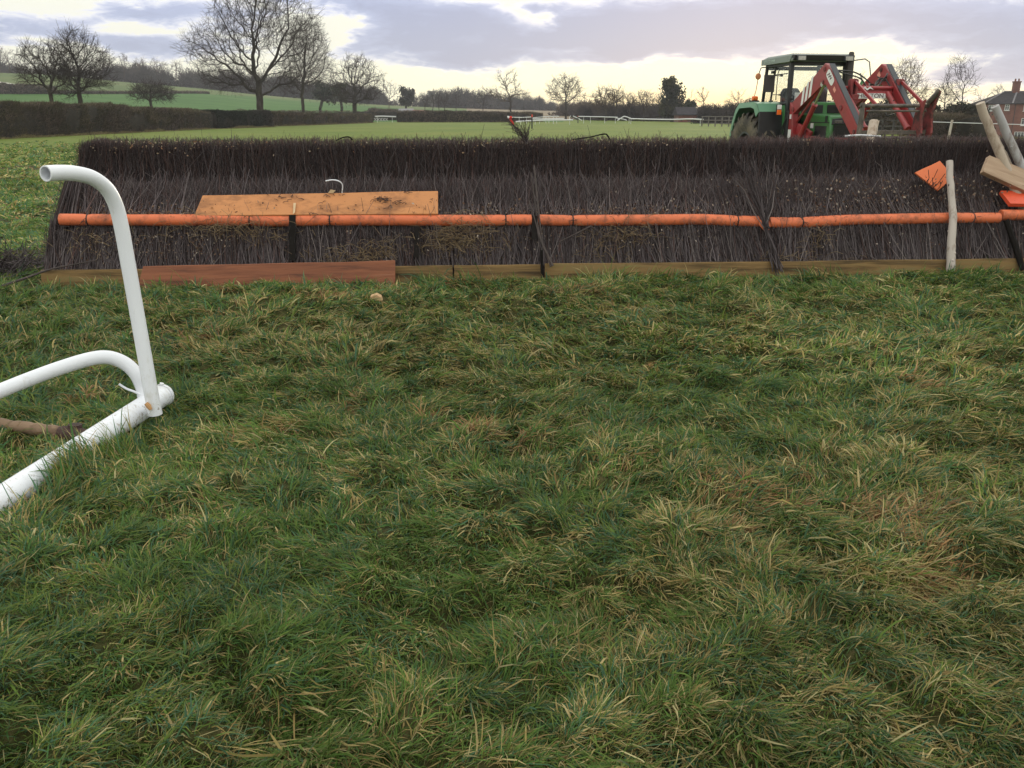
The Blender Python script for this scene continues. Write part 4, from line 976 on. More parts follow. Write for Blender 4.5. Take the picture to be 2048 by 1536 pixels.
# rear mudguards: a bent sheet with a turned-down outer lip
for s in (-1, 1):
    prof = [(-.78, 1.20), (-.70, 1.48), (-.54, 1.74), (-.36, 1.875), (.32, 1.895), (.52, 1.86), (.66, 1.70)]
    mb = MB()
    for i in range(len(prof) - 1):
        a, b = prof[i], prof[i + 1]
        mb.prism([(a[0], s * .60, a[1]), (b[0], s * .60, b[1]), (b[0], s * 1.25, b[1]), (a[0], s * 1.25, a[1])], (0, 0, -1), .025)
    inn = [(p[0] * .86, p[1] - .11) for p in prof]
    for i in range(len(prof) - 1):
        mb.prism([(prof[i][0], s * 1.25, prof[i][1]), (prof[i + 1][0], s * 1.25, prof[i + 1][1]), (inn[i + 1][0], s * 1.27, inn[i + 1][1]), (inn[i][0], s * 1.27, inn[i][1])], (0, -s, 0), .02)
    g = tb_(mb, 'mudguard', M_greenpale)
    mb = MB(); mb.prism([(.66, s * .66, 1.70), (.66, s * 1.24, 1.70), (.74, s * 1.24, .80), (.74, s * .66, .80)], (-1, 0, 0), .03); tb_(mb, 'mud_flap', M_tblack, g, bevel=.01)
    mb = MB(); mb.prism([(-.3, s * .66, 1.86), (.72, s * .66, 1.84), (.86, s * .66, 1.2), (.6, s * .66, 1.0), (-.3, s * .66, 1.0)], (0, s, 0), .03); tb_(mb, 'inner_panel', M_green, g, bevel=.01)
# cab
mb = MB()
def pillar(x0, y0, z0, x1, y1, z1, w, d):
    mb.bar((x0, y0, z0), (x1, y1, z1), w, d, up=(1, 0, 0))
HW = .665
for s in (-1, 1):
    pillar(.86, s * HW, 1.0, .80, s * (HW - .03), 2.66, .09, .09)
    pillar(-.40, s * HW, 1.75, -.34, s * (HW - .03), 2.66, .06, .06)
    pillar(.02, s * (HW + .012), 1.85, .10, s * (HW - .018), 2.66, .04, .035)
    mb.box((.22, s * (HW - .02), 2.63), (1.15, .06, .05)); mb.box((.22, s * HW, 1.86), (1.24, .06, .05))
mb.box((.80, 0, 2.645), (.07, 1.30, .07)); mb.box((-.34, 0, 2.60), (.07, 1.28, .08)); mb.box((-.39, 0, 1.86), (.06, 1.3, .06)); mb.box((.86, 0, 1.875), (.07, 1.3, .05))
cab = tb_(mb, 'cab_frame', M_tblack, bevel=.008)
mb = MB(); mb.box((.85, 0, 1.42), (.05, 1.26, .85)); mb.box((.15, 0, 1.22), (1.35, 1.20, .12)); mb.box((-.5, 0, 1.5), (.05, 1.2, .7)); tb_(mb, 'cab_bulkhead', M_tdark, bevel=.01)
for s in (-1, 1):
    y = s * (HW + .004)
    mb = MB(); mb.prism([(.80, y, 1.90), (.755, y - s * .03, 2.60), (.12, y - s * .03, 2.60), (.06, y, 1.90)], (0, s, 0), .006); d = tb_(mb, 'door', M_glass, smooth=False)
    mb = MB()
    for z in (2.43, 2.05):
        mb = MB(); mb.tube([(.06, y + s * .03, z), (.30, y + s * .035, z - .01), (.48, y + s * .03, z - .015)], .008, 6); mb.box((.50, y + s * .03, z - .015), (.09, .03, .035)); tb_(mb, 'stay_bar', M_tblack, d, bevel=.003)
    for x_, z, w_ in ((.09, 2.50, .10), (.10, 1.90, .13)):
        mb = MB(); mb.box((x_, y + s * .035, z), (w_, .05, .055)); tb_(mb, 'hinge', M_tblack, d, bevel=.005)
    mb = MB(); mb.tube(smooth_path([(.30, y + s * .02, 1.93), (.30, y + s * .02, 2.30), (.34, y + s * .02, 2.52), (.62, y + s * .02, 2.53)], 20), .010, 6); tb_(mb, 'handle', M_tdark, d)
    mb = MB(); mb.prism([(.0, y, 1.90), (.07, y - s * .03, 2.60), (-.31, y - s * .03, 2.60), (-.37, y, 1.90)], (0, s, 0), .006); tb_(mb, 'quarter_window', M_glass, smooth=False)
mb = MB(); mb.prism([(.875, -.62, 1.90), (.875, .62, 1.90), (.825, .60, 2.62), (.825, -.60, 2.62)], (1, 0, 0), .006); wnd = tb_(mb, 'windscreen', M_glass, smooth=False)
mb = MB(); mb.tube([(.87, .12, 2.55), (.90, .16, 2.28), (.905, .34, 2.10)], .010, 6); mb.bar((.905, .16, 2.26), (.905, .52, 2.02), .012, .03); tb_(mb, 'wiper', M_tblack, wnd)
mb = MB(); mb.prism([(-.385, -.60, 1.90), (-.385, .60, 1.90), (-.335, .58, 2.56), (-.335, -.58, 2.56)], (-1, 0, 0), .006); tb_(mb, 'rear_window', M_glass, smooth=False)
# roof
mb = MB(); mb.prism([(-.48, -.71, 2.66), (.95, -.71, 2.68), (.97, -.71, 2.76), (.80, -.66, 2.84), (-.30, -.66, 2.83), (-.48, -.71, 2.78)], (0, 1, 0), 1.42); roof = tb_(mb, 'roof', M_roofside, bevel=.03)
mb = MB(); mb.prism([(-.485, -.712, 2.655), (.85, -.712, 2.672), (.93, -.712, 2.80), (-.485, -.712, 2.775)], (0, -1, 0), .012); sp = tb_(mb, 'side_panel', M_roofside, roof, bevel=.005)
Mx = Matrix.Translation((-.07, -.727, 2.722)) @ Matrix.Rotation(math.pi / 2, 4, 'X')
t_ = text_mesh('lettering', 'DEUTZ-FAHR', .085, M_palelet, roof, Mx)
mb = MB(); mb.prism([(.86, -.70, 2.685), (1.0, -.70, 2.70), (1.03, -.70, 2.80), (.90, -.70, 2.815)], (0, 1, 0), 1.40); tb_(mb, 'visor', M_tblack, roof, bevel=.01)
for s in (-1, 1):
    mb = MB(); mb.box((1.035, s * .55, 2.735), (.06, .20, .10)); L_ = tb_(mb, 'work_lamp', M_tdark, bevel=.012)
    mb = MB(); mb.box((1.068, s * .55, 2.735), (.012, .17, .08)); tb_(mb, 'lens', noise_mat('lamp_glass', [(.30, .29, .27), (.45, .43, .40)], scale=25, rough=.15), L_, bevel=.004)
# seat and controls
mb = MB(); mb.box((.15, -.08, 1.62), (.5, .5, .14)); mb.prism([(-.08, -.33, 1.66), (-.08, .17, 1.66), (-.16, .15, 2.10), (-.17, .08, 2.19), (-.17, -.24, 2.19), (-.16, -.31, 2.10)], (-1, 0, 0), .12); tb_(mb, 'seat', M_seat, bevel=.03)
mb = MB(); mb.tube([(.72, .0, 1.55), (.55, .0, 1.93)], .03, 8); a = np.linspace(0, 2 * math.pi, 24); mb.tube([(.54 + .09 * math.sin(t), .19 * math.cos(t), 1.95 + .17 * math.sin(t)) for t in a], .014, 7, cap=False); mb.box((.62, .0, 1.88), (.2, .4, .1)); tb_(mb, 'steering_wheel', M_tblack)
for (y0, h) in ((-.48, 2.34), (.22, 2.33)):
    mb = MB(); mb.tube([(.45, y0, 1.7), (.40, y0 + .01, h)], .011, 6); mb.lathe([(0, -.03), (.024, -.02), (.028, .01), (.0, .03)], (.40, y0 + .01, h), axis='z', n=10); tb_(mb, 'lever', M_tblack)
mb = MB(); mb.box((.20, .46, 2.1), (.16, .16, .75)); mb.box((.24, .40, 2.3), (.2, .16, .22)); tb_(mb, 'rear_pillar_pad', M_tdark, bevel=.03)
mb = MB(); mb.box((.80, -.42, 2.0), (.02, .17, .15)); mb.box((.80, -.28, 1.97), (.02, .05, .07)); tb_(mb, 'monitor', M_sticker, bevel=.004)
# mirrors, lamps, exhaust
mb = MB(); mb.tube([(.74, -.68, 2.45), (.55, -.93, 2.42), (.50, -.95, 2.36)], .012, 7); mb.box((.46, -.96, 2.26), (.045, .235, .345), np.array(Matrix.Rotation(R(-8), 3, 'Z')))
tb_(mb, 'mirror', plain('mirror_back', (.035, .03, .03), rough=.6), bevel=.012)
mb = MB(); mb.tube(smooth_path([(-.30, -.68, 2.62), (-.18, -.86, 2.60), (-.06, -.95, 2.53), (-.05, -.97, 2.48)], 14), .011, 7); arm_ = tb_(mb, 'lamp_arm', M_tblack)
mb = MB(); mb.lathe([(0, -.025), (.055, -.022), (.068, 0), (.055, .022), (0, .025)], (-.05, -.985, 2.42), axis='x', n=24); tb_(mb, 'reflector', plain('amber_reflector', (.55, .22, .10), rough=.35), arm_)
mb = MB(); mb.tube([(-.05, -.985, 2.36), (-.12, -.98, 2.12), (-.16, -1.02, 1.90)], .009, 6); tb_(mb, 'rod', plain('rusty_rod', (.35, .10, .04), rough=.6))
mb = MB(); mb.box((-.12, -1.0, 1.915), (.16, .17, .03)); lb = tb_(mb, 'lamp_base', M_tblack); mb = MB(); mb.tube([(-.10, -1.06, 1.97), (-.10, -.94, 1.97)], .048, 14); tb_(mb, 'lens', M_orangelens, lb, bevel=.01)
mb = MB(); mb.bar((.70, -.70, 1.84), (.80, -.84, 1.82), .03, .03); mb.box((.81, -.86, 1.73), (.05, .11, .22)); lb = tb_(mb, 'indicator', M_tblack, bevel=.008)
mb = MB(); mb.box((.84, -.86, 1.68), (.02, .10, .10)); tb_(mb, 'lens', M_orangelens, lb, bevel=.006); mb = MB(); mb.box((.84, -.86, 1.785), (.02, .10, .09)); tb_(mb, 'lens', M_sticker, lb, bevel=.006)
mb = MB(); mb.tube([(.98, .64, 1.7), (.98, .64, 2.05), (.96, .64, 2.72), (.93, .67, 2.86)], [.05, .078, .078, .05], 18); tb_(mb, 'exhaust', plain('exhaust_pipe', (.03, .024, .02), rough=.7, var=.4))
mb = MB(); mb.tube([(.95, .68, 2.70), (.93, 1.00, 2.74), (.95, 1.10, 2.68), (1.0, 1.18, 2.20), (1.0, 1.2, 2.05)], .012, 7); mb.tube([(.95, .9, 2.05), (.93, .98, 2.3), (.92, .93, 2.46)], .012, 7); fr = tb_(mb, 'mirror_arm', M_tdark)
mb = MB(); mb.prism([(.93, .92, 2.0), (.93, 1.03, 2.0), (.93, 1.03, 2.22), (.93, 1.0, 2.31), (.93, .95, 2.31), (.93, .92, 2.22)], (1, 0, 0), .05); tb_(mb, 'mirror', M_green, fr, bevel=.015)
# bonnet
mb = MB(); mb.prism([(.90, -.37, 1.02), (2.10, -.37, 1.02), (2.16, -.37, 1.16), (2.15, -.37, 1.50), (2.08, -.37, 1.62), (.90, -.37, 1.66)], (0, 1, 0), .74); bon = tb_(mb, 'bonnet', M_green, bevel=.035)
mb = MB(); mb.prism([(.90, -.52, 1.63), (1.10, -.52, 1.63), (1.06, -.50, 1.88), (.90, -.50, 1.89)], (0, 1, 0), 1.04); tb_(mb, 'cowl', M_green, bon, bevel=.015)
mb = MB(); mb.box((1.09, -.22, 1.745), (.03, .50, .17)); mb.box((1.09, .31, 1.745), (.03, .36, .17)); mb.box((1.0, -.518, 1.74), (.14, .02, .15)); mb.box((1.0, .518, 1.74), (.14, .02, .15)); tb_(mb, 'vent', M_tblack, bon, bevel=.01)
mb = MB(); mb.prism([(2.155, -.30, 1.12), (2.155, .30, 1.12), (2.165, .30, 1.44), (2.165, -.30, 1.44)], (1, 0, 0), .012)
for k in range(7): mb.box((2.178, 0, 1.16 + k * .042), (.012, .58, .008))
tb_(mb, 'grille', M_tblack, bon)
mb = MB(); mb.prism([(2.145, -.35, 1.45), (2.145, .35, 1.45), (2.125, .33, 1.555), (2.10, -.0, 1.585), (2.125, -.33, 1.555)], (1, 0, 0), .04); tb_(mb, 'lamp_surround', M_tblack, bon, bevel=.01)
for s in (-1, 1):
    mb = MB(); mb.box((2.172, s * .21, 1.505), (.02, .17, .055)); tb_(mb, 'headlight', noise_mat('headlamp', [(.10, .10, .10), (.22, .21, .20)], scale=30, rough=.1), bon, bevel=.008)
mb = MB()
for s in (-1, 1):
    mb.box((1.78, s * .372, 1.28), (.46, .012, .28)); mb.box((1.98, s * .373, 1.55), (.09, .012, .13)); mb.box((1.5, s * .374, 1.485), (1.2, .008, .018))
tb_(mb, 'side_grille', M_tblack, bon)
mb = MB(); mb.box((1.42, -.375, 1.42), (.12, .008, .10)); tb_(mb, 'sticker', M_sticker, bon)
# loader: two bent arms on masts, a cross tube, rams
LO = [(0.98, 1.84), (2.24, 2.58), (2.38, 2.53), (3.70, 1.38), (3.65, 1.22), (3.51, 1.22), (2.33, 2.19), (2.20, 2.17), (1.14, 1.65), (.98, 1.67)]
YA = .62
for s in (-1, 1):
    mb = MB(); mb.prism([(x, s * YA - .055, z) for x, z in LO], (0, 1, 0), .11); arm_ = tb_(mb, 'loader_arm', M_tred, bevel=.012)
    fy = s * YA - .058 if s < 0 else s * YA - .058      # the face turned to the photographer
    fo = (0, -1, 0)
    mb = MB(); mb.box((3.05, s * YA, 1.99), (1.70, .115, .012), np.array(Matrix.Rotation(math.atan2(2.58 - 1.38, 3.70 - 2.38), 3, 'Y'))); tb_(mb, 'wear_strip', M_tdark, arm_)
    for (x, z, r_) in ((2.26, 2.47, .045), (3.55, 1.34, .04), (1.1, 1.74, .05), (3.0, 1.76, .05), (2.24, 2.24, .04)):
        mb = MB(); mb.lathe([(0, -.075), (r_, -.07), (r_, .07), (0, .075)], (x, s * YA, z), n=14); tb_(mb, 'pivot_pin', M_tredold, arm_)
    if s < 0:
        mb = MB()
        for k in range(3):
            x0 = 1.42 + k * .15; lo = lambda x: 1.65 + (x - 1.14) * .49 + .012; hi = lambda x: 1.84 + (x - .98) * .627 - .012
            mb.prism([(x0, fy, lo(x0)), (x0 + .085, fy, lo(x0 + .085)), (x0 + .125, fy, hi(x0 + .125)), (x0 + .04, fy, hi(x0 + .04))], fo, .003)
        tb_(mb, 'white_stripes', M_sticker, arm_)
        c0 = np.array([2.50, 2.31]); du = np.array([1.32, -1.2]); du /= np.linalg.norm(du); dn = np.array([-du[1], du[0]])
        mb = MB(); pts = []
        for k in range(20):
            a = 2 * math.pi * k / 20; u_ = .17 * np.sign(math.cos(a)) * abs(math.cos(a)) ** .5; w_ = .082 * np.sign(math.sin(a)) * abs(math.sin(a)) ** .5; q_ = c0 + du * u_ + dn * w_; pts.append((q_[0], fy, q_[1]))
        mb.prism(pts, fo, .003); lg = tb_(mb, 'emblem', M_sticker, arm_, smooth=False)
        mb = MB(); zz = [(-.13, -.06), (-.07, .07), (-.045, -.01), (.0, .075), (.02, .0), (.06, .075), (.055, .03), (.025, -.05), (.0, .03), (-.05, -.06), (-.07, .02), (-.11, -.06)]
        mb.prism([(*(lambda q_: (q_[0], fy - .003, q_[1]))(c0 + du * a - dn * b * -1 * .85),) for a, b in zz], fo, .002); tb_(mb, 'emblem_mark', M_ink, lg, smooth=False)
        c1 = c0 + du * .30 - dn * .03; mb = MB(); mb.prism([(*(c1 + du * a + dn * b).tolist()[:1], fy, (c1 + du * a + dn * b)[1]) for a, b in ((-.05, -.035), (.05, -.035), (.05, .035), (-.05, .035))], fo, .003); tb_(mb, 'warning_sticker', M_pinksticker, arm_, smooth=False)
    else:
        mb = MB(); mb.prism([(2.14, fy, 2.38), (2.21, fy, 2.44), (2.27, fy, 2.36), (2.20, fy, 2.30)], fo, .003); tb_(mb, 'sticker', M_pinksticker, arm_, smooth=False)
    # mast
    mb = MB(); mb.prism([(.96, s * YA - .07, 1.88), (1.10, s * YA - .07, 1.80), (1.17, s * YA - .07, 1.30), (1.17, s * YA - .07, .75), (.99, s * YA - .07, .75), (.98, s * YA - .07, 1.5)], (0, 1, 0), .14); mast = tb_(mb, 'loader_mast', M_tred, bevel=.012)
    mb = MB(); mb.prism([(1.0, fy - .016, 1.08), (1.13, fy - .016, 1.08), (1.13, fy - .016, 1.34), (1.0, fy - .016, 1.34)], fo, .003); tb_(mb, 'sticker', M_sticker, mast, smooth=False); mb = MB(); mb.prism([(1.02, fy - .016, 1.55), (1.09, fy - .016, 1.55), (1.09, fy - .016, 1.64), (1.02, fy - .016, 1.64)], fo, .003); tb_(mb, 'sticker', M_sticker, mast, smooth=False)
    mb = MB(); a, b = np.array([1.24, s * (YA - .0), 1.0]), np.array([2.20, s * (YA - .0), 2.20]); m_ = a + (b - a) * .68
    mb.tube([a, m_], .052, 14); mb.tube([m_ - (b - a) * .015, m_ + (b - a) * .01], .06, 14); mb.tube([a + np.array([0, -.05, 0]), a + np.array([0, .05, 0])], .06, 12); ram = tb_(mb, 'lift_ram', M_tred)
    mb = MB(); mb.tube([m_, b], .026, 10); mb.tube([b + np.array([0, -.06, 0]), b + np.array([0, .06, 0])], .05, 12); tb_(mb, 'ram_rod', M_steel, ram)
    mb = MB(); mb.tube([(1.18, s * (YA - .02), 1.50), (2.06, s * (YA - .02), 2.14)], .026, 8); tb_(mb, 'levelling_rod', M_tred)
    mb = MB(); mb.bar((1.16, s * .56, 1.36), (1.62, s * .50, 1.20), .08, .22); mb.bar((1.60, s * .50, 1.15), (2.42, s * .46, 1.10), .08, .15); tb_(mb, 'subframe', M_tred, bevel=.012)
    # front tilt ram and link
    mb = MB(); a, b = np.array([2.75, s * (YA - .17), 2.02]), np.array([3.52, s * (YA - .17), 1.40]); mb.tube([a, b], .055, 14); mb.tube([b - (b - a) * .02, b + (b - a) * .03], .065, 14); tb_(mb, 'tilt_ram', M_tred)
mb = MB(); mb.box((2.40, 0, 1.14), (.10, .96, .13)); tb_(mb, 'front_bumper', M_tred, bevel=.012)
mb = MB(); mb.box((2.62, 0, 2.03), (.20, 1.14, .20)); mb.tube([(2.73, -.57, 2.12), (2.73, .57, 2.12)], .035, 12); mb.tube([(2.73, -.57, 2.03), (2.73, .57, 2.03)], .03, 12)
xt = tb_(mb, 'cross_tube', M_tred, bevel=.02)
mb = MB(); pts = []
for k in range(24):
    a = 2 * math.pi * k / 24; pts.append((2.772, .02 + .40 * np.sign(math.cos(a)) * abs(math.cos(a)) ** .25, 1.975 + .048 * np.sign(math.sin(a)) * abs(math.sin(a)) ** .5))
mb.prism(pts, (-1, 0, 0), .06); nb = tb_(mb, 'name_plate', M_sticker, xt, smooth=False)
Rz = Matrix(((0, 0, 1, 0), (1, 0, 0, 0), (0, 1, 0, 0), (0, 0, 0, 1)))     # text x -> +Y (image right), text y -> +Z, facing +X
text_mesh('lettering', 'CHILLTON', .105, M_ink, xt, Matrix.Translation((2.776, .03, 1.975)) @ Rz @ Matrix.Diagonal((1.28, 1, 1, 1)))
mb = MB(); mb.prism([(2.775, -.02 + a, 2.085 + b) for a, b in ((-.13, 0), (-.05, .06), (.0, .02), (.06, .06), (.14, 0), (.06, .025), (.0, -.012), (-.05, .025))], (1, 0, 0), .004); tb_(mb, 'emblem', M_sticker, xt, smooth=False)
# linkage brackets and fork
for y in (-.40, .60):
    mb = MB(); mb.box((2.80, y, 2.08), (.14, .05, .36)); mb.box((2.80, y + .10, 2.10), (.14, .05, .34)); mb.box((2.80, y + .05, 2.25), (.10, .12, .06)); mb.box((2.88, y + .05, 1.95), (.10, .14, .10)); br_ = tb_(mb, 'link_bracket', M_tredold, bevel=.01)
    mb = MB(); mb.bar((2.88, y + .05, 2.22), (3.70, y + .03, 1.80), .035, .06); tb_(mb, 'tilt_link', M_tred, bevel=.006)
mb = MB()
mb.tube([(3.76, -.74, 1.79), (3.76, .74, 1.79)], .032, 12); mb.box((3.74, 0, 1.33), (.07, 1.42, .07)); mb.tube([(3.76, -.72, 1.24), (3.76, .72, 1.24)], .028, 10)
for y in np.linspace(-.66, .66, 9): mb.box((3.76, y, 1.30), (.03, .028, .16))
fork = tb_(mb, 'fork_frame', M_tine, bevel=.006)
for y in (-.70, .50, .70):
    ol = [(3.60, 1.22), (3.82, 1.20), (3.90, 1.32), (3.84, 1.62), (3.90, 1.90), (3.80, 1.84), (3.70, 1.82), (3.64, 1.60)]
    if y < 0: ol = [(3.68, 1.22), (3.80, 1.20), (3.84, 1.5), (3.82, 1.84), (3.74, 1.84), (3.72, 1.5)]
    if y == .70: ol = [(3.60, 1.22), (3.84, 1.20), (3.92, 1.32), (3.86, 1.66), (4.02, 2.04), (3.93, 2.05), (3.80, 1.88), (3.70, 1.84), (3.64, 1.60)]
    mb = MB(); mb.prism([(x, y - .025, z) for x, z in ol], (0, 1, 0), .05); tb_(mb, 'fork_plate', M_tine if y < 0 else M_tredold, fork, bevel=.008)
for y in np.linspace(-.62, .62, 6):
    mb = MB(); mb.tube(smooth_path([(3.76, y, 1.24), (3.95, y, 1.20), (4.35, y, 1.19), (4.75, y, 1.22)], 12), list(np.linspace(.022, .008, 12)), 8); tb_(mb, 'tine', M_tine, fork)
mb = MB(); mb.tube([(3.80, .62, 1.84), (3.95, .66, 1.98), (3.98, .70, 2.06)], .045, 10); mb.tube([(3.79, -.62, 1.70), (3.79, .62, 1.70)], .018, 8); tb_(mb, 'grab_arm', M_tine, fork)
# hoses
hoses = [[(2.66, .30, 2.16), (2.60, .38, 2.24), (2.62, .46, 2.34), (2.55, .52, 2.38), (2.45, .54, 2.26), (2.2, .54, 2.34)], [(2.66, .22, 2.15), (2.55, .30, 2.22), (2.50, .42, 2.30), (2.55, .50, 2.28), (2.7, .52, 2.15)], [(2.66, .1, 2.14), (2.5, .2, 2.2), (2.4, .4, 2.18), (2.3, .54, 2.3)],
         [(2.1, -.5, 2.5), (2.3, -.3, 2.40), (2.45, .0, 2.30), (2.55, .1, 2.14)], [(2.15, -.5, 2.45), (2.35, -.1, 2.42), (2.4, .22, 2.25), (2.45, .3, 2.1)],
         [(3.0, .45, 1.9), (2.95, .35, 1.72), (3.05, .30, 1.62), (3.2, .40, 1.66)]]
hoses += [[(1.0, -.60 - .02 * k, 1.72), (.93 - .02 * k, -.66 - .03 * k, 1.45 - .03 * k), (.92 - .02 * k, -.66 - .02 * k, 1.1), (1.05, -.6, .85)] for k in range(5)]
for h in hoses:
    mb = MB(); mb.tube(smooth_path(h, 24), .014, 7); tb_(mb, 'hose', M_hose)
mb = MB(); mb.box((.93, -.62, 1.25), (.10, .20, .9)); mb.box((.98, -.70, .72), (.30, .16, .05)); mb.box((.98, -.70, .5), (.30, .16, .05)); tb_(mb, 'step_box', M_tblack, bevel=.01)

# broken stake standing behind the birch, and the white plastic lying on it
a, b = P(1741, 285, 11.6), P(1748, 243, 11.75)
MBs = MB(); MBs.tube([a - (b - a) * 1.9, a, a * .5 + b * .5, b], [.062, .062, .06, .058], 12)
for k in range(5):
    q = b + np.array([random.uniform(-.04, .05), random.uniform(-.03, .03), 0]); MBs.tube([q - np.array([0, 0, .05]), q + np.array([.02, 0, random.uniform(.01, .04)])], [.02, .006], 5)
o = MBs.build('stake', M_pole3, bevel=.003); recentre(o); tag(o, 'broken-topped round wooden stake in front of the loader arm, behind the birch', 'stake')
o = MB().tube(smooth_path([P(1690, 272.5, 10.6), P(1720, 270.5, 10.6), P(1762, 273, 10.6)], 12), .012, 10).build('plastic_strip', M_whitefar, bevel=.003); recentre(o); tag(o, 'flat white plastic length lying along the top of the birch below the loader', 'plastic strip')

# ------------------------------------------------------------------ bare winter trees
M_bark = noise_mat('bark', [(.022, .018, .014), (.045, .038, .030), (.075, .066, .050)], scale=3, rough=.9, bump=.4, spec=.1, stretch=(1, 1, .4))
M_twig = noise_mat('winter_twigs', [(.028, .022, .018), (.052, .041, .032)], scale=.8, rough=.9, spec=.1)
M_twigwarm = noise_mat('warm_twigs', [(.060, .041, .029), (.095, .064, .043)], scale=.5, rough=.9, spec=.1)  # warmer and lighter brown than the plain winter twigs
M_hedge = tint_mat('hedge_twigs', rough=.9, spec=.1)
M_hedgecore = noise_mat('hedge_core', [(.014, .013, .010), (.030, .026, .020)], scale=2, rough=.95, bump=.5, spec=.1)
M_needle = tint_mat('evergreen_leaves', rough=.8, spec=.15, transl=.1)
def seg_tubes(A, B, ra, rb, sides):
    return tubes(np.stack([A, B], 1), np.stack([ra, rb], 1), sides)[:2]
def colonize(att, root, fork_h, lean, step, kill, g, jit=.35, maxit=240, up=.06):
    nodes = [np.array(root, float)]; par = [-1]
    n0 = max(2, int(fork_h / step)); top = np.array(root) + np.array([lean[0], lean[1], fork_h])
    for i in range(1, n0 + 1):
        t = i / n0; nodes.append(np.array(root) + (top - np.array(root)) * t + np.array([*g.normal(0, step * .07, 2), 0])); par.append(i - 1)
    P_ = np.array(nodes); att = att.copy()
    d = np.linalg.norm(att[:, None] - P_[None], axis=2); near = d.argmin(1); nd = d.min(1); kids = {}
    for it in range(maxit):
        if len(att) == 0: break
        dirs = (att - P_[near]) / (nd[:, None] + 1e-6); S = np.zeros_like(P_); np.add.at(S, near, dirs)
        act = np.unique(near); act = np.array([a for a in act if kids.get(a, 0) < 4])
        if len(act) == 0: break
        v = S[act]; v /= (np.linalg.norm(v, axis=1, keepdims=True) + 1e-6)
        # keep some of the parent's direction, add gnarl
        pv = np.array([P_[a] - P_[par[a]] if par[a] >= 0 else [0, 0, 1.0] for a in act]); pv /= (np.linalg.norm(pv, axis=1, keepdims=True) + 1e-6)
        v = v + pv * .35 + g.normal(0, jit, v.shape) + np.array([0, 0, up]); v /= np.linalg.norm(v, axis=1, keepdims=True)
        new = P_[act] + v * step; k0 = len(P_)
        for a in act: kids[a] = kids.get(a, 0) + 1; par.append(int(a))
        P_ = np.concatenate([P_, new])
        d = np.linalg.norm(att[:, None] - new[None], axis=2); j = d.argmin(1); m = d[np.arange(len(att)), j]; b = m < nd
        near[b] = j[b] + k0; nd[b] = m[b]
        keep = nd > kill; att, near, nd = att[keep], near[keep], nd[keep]
    return P_, np.array(par)
def ellipsoids(ells, n, g, hollow=.35):
    vol = np.array([e[3] * e[4] * e[5] for e in ells]); cnt = np.maximum(1, (n * vol / vol.sum()).astype(int)); out = []
    for e, c in zip(ells, cnt):
        d = g.normal(0, 1, (c, 3)); d /= np.linalg.norm(d, axis=1, keepdims=True); r = g.uniform(hollow ** 3, 1, (c, 1)) ** (1 / 3)
        out.append(np.array(e[:3]) + d * r * np.array(e[3:6]))
    return np.concatenate(out)
def tree_geometry(ells, root, fork_h, lean, g, natt=900, step=None, r0=.02, ex=2.35, twigs=3, twl=1.0, jit=.35, hollow=.35, split=.09, maxr=9, kill=None, up=.06):
    """returns (V,Q) of the trunk with limbs and (V,Q) of the crown of twigs"""
    size = max(e[5] for e in ells) + max(e[3] for e in ells)
    step = step or size * .035
    P_, par = colonize(ellipsoids(ells, natt, g, hollow), root, fork_h, lean, step, kill or step * 1.7, g, jit=jit, up=up)
    n = len(P_); w = np.zeros(n); haskid = np.zeros(n, bool); haskid[par[par >= 0]] = True
    w[~haskid] = r0 ** ex
    for i in range(n - 1, 0, -1):
        w[par[i]] += w[i]
    rad = np.minimum(w ** (1 / ex), maxr); rad[0] *= 1.35; rad[1:3] *= 1.08
    ch = np.arange(1, n); pa = par[1:]
    ra = np.minimum(rad[pa], rad[ch] * 1.25); ra[pa < 3] = rad[pa[pa < 3]]
    A, B = P_[pa], P_[ch]; B2 = B + (B - A) * .06
    big = rad[ch] > split
    tr = Acc(); cr = Acc()
    if big.any(): tr.add(*seg_tubes(A[big], B2[big], ra[big], rad[ch][big], 8))
    mid = ~big & (rad[ch] > r0 * 2.2); sm = ~big & ~mid
    if mid.any(): cr.add(*seg_tubes(A[mid], B2[mid], ra[mid], rad[ch][mid], 5))
    if sm.any(): cr.add(*seg_tubes(A[sm], B2[sm], ra[sm], rad[ch][sm], 3))
    # twigs from the thin branches
    thin = np.where(rad < r0 * 4.5)[0]; thin = thin[thin > 2]
    k = np.repeat(thin, twigs); m = len(k)
    if m:
        base = P_[k]; dv = P_[k] - P_[par[k]]; dv /= (np.linalg.norm(dv, axis=1, keepdims=True) + 1e-6)
        d = dv * .7 + g.normal(0, .55, (m, 3)) + np.array([0, 0, .15]); d /= np.linalg.norm(d, axis=1, keepdims=True)
        l = twl * g.uniform(.4, 1.2, (m, 1)); q = base + d * l * .5 + g.normal(0, .05 * twl, (m, 3)); e = base + d * l + g.normal(0, .10 * twl, (m, 3))
        V, Q, _ = tubes(np.stack([base, q, e], 1), np.full((m, 1), r0) * np.array([[.62, .5, .32]]), 3); cr.add(V, Q)
        d2 = d + g.normal(0, .6, (m, 3)); d2 /= np.linalg.norm(d2, axis=1, keepdims=True)
        V, Q, _ = tubes(np.stack([q, q + d2 * l * .55], 1), np.full((m, 1), r0) * np.array([[.45, .28]]), 3); cr.add(V, Q)
    return tr, cr
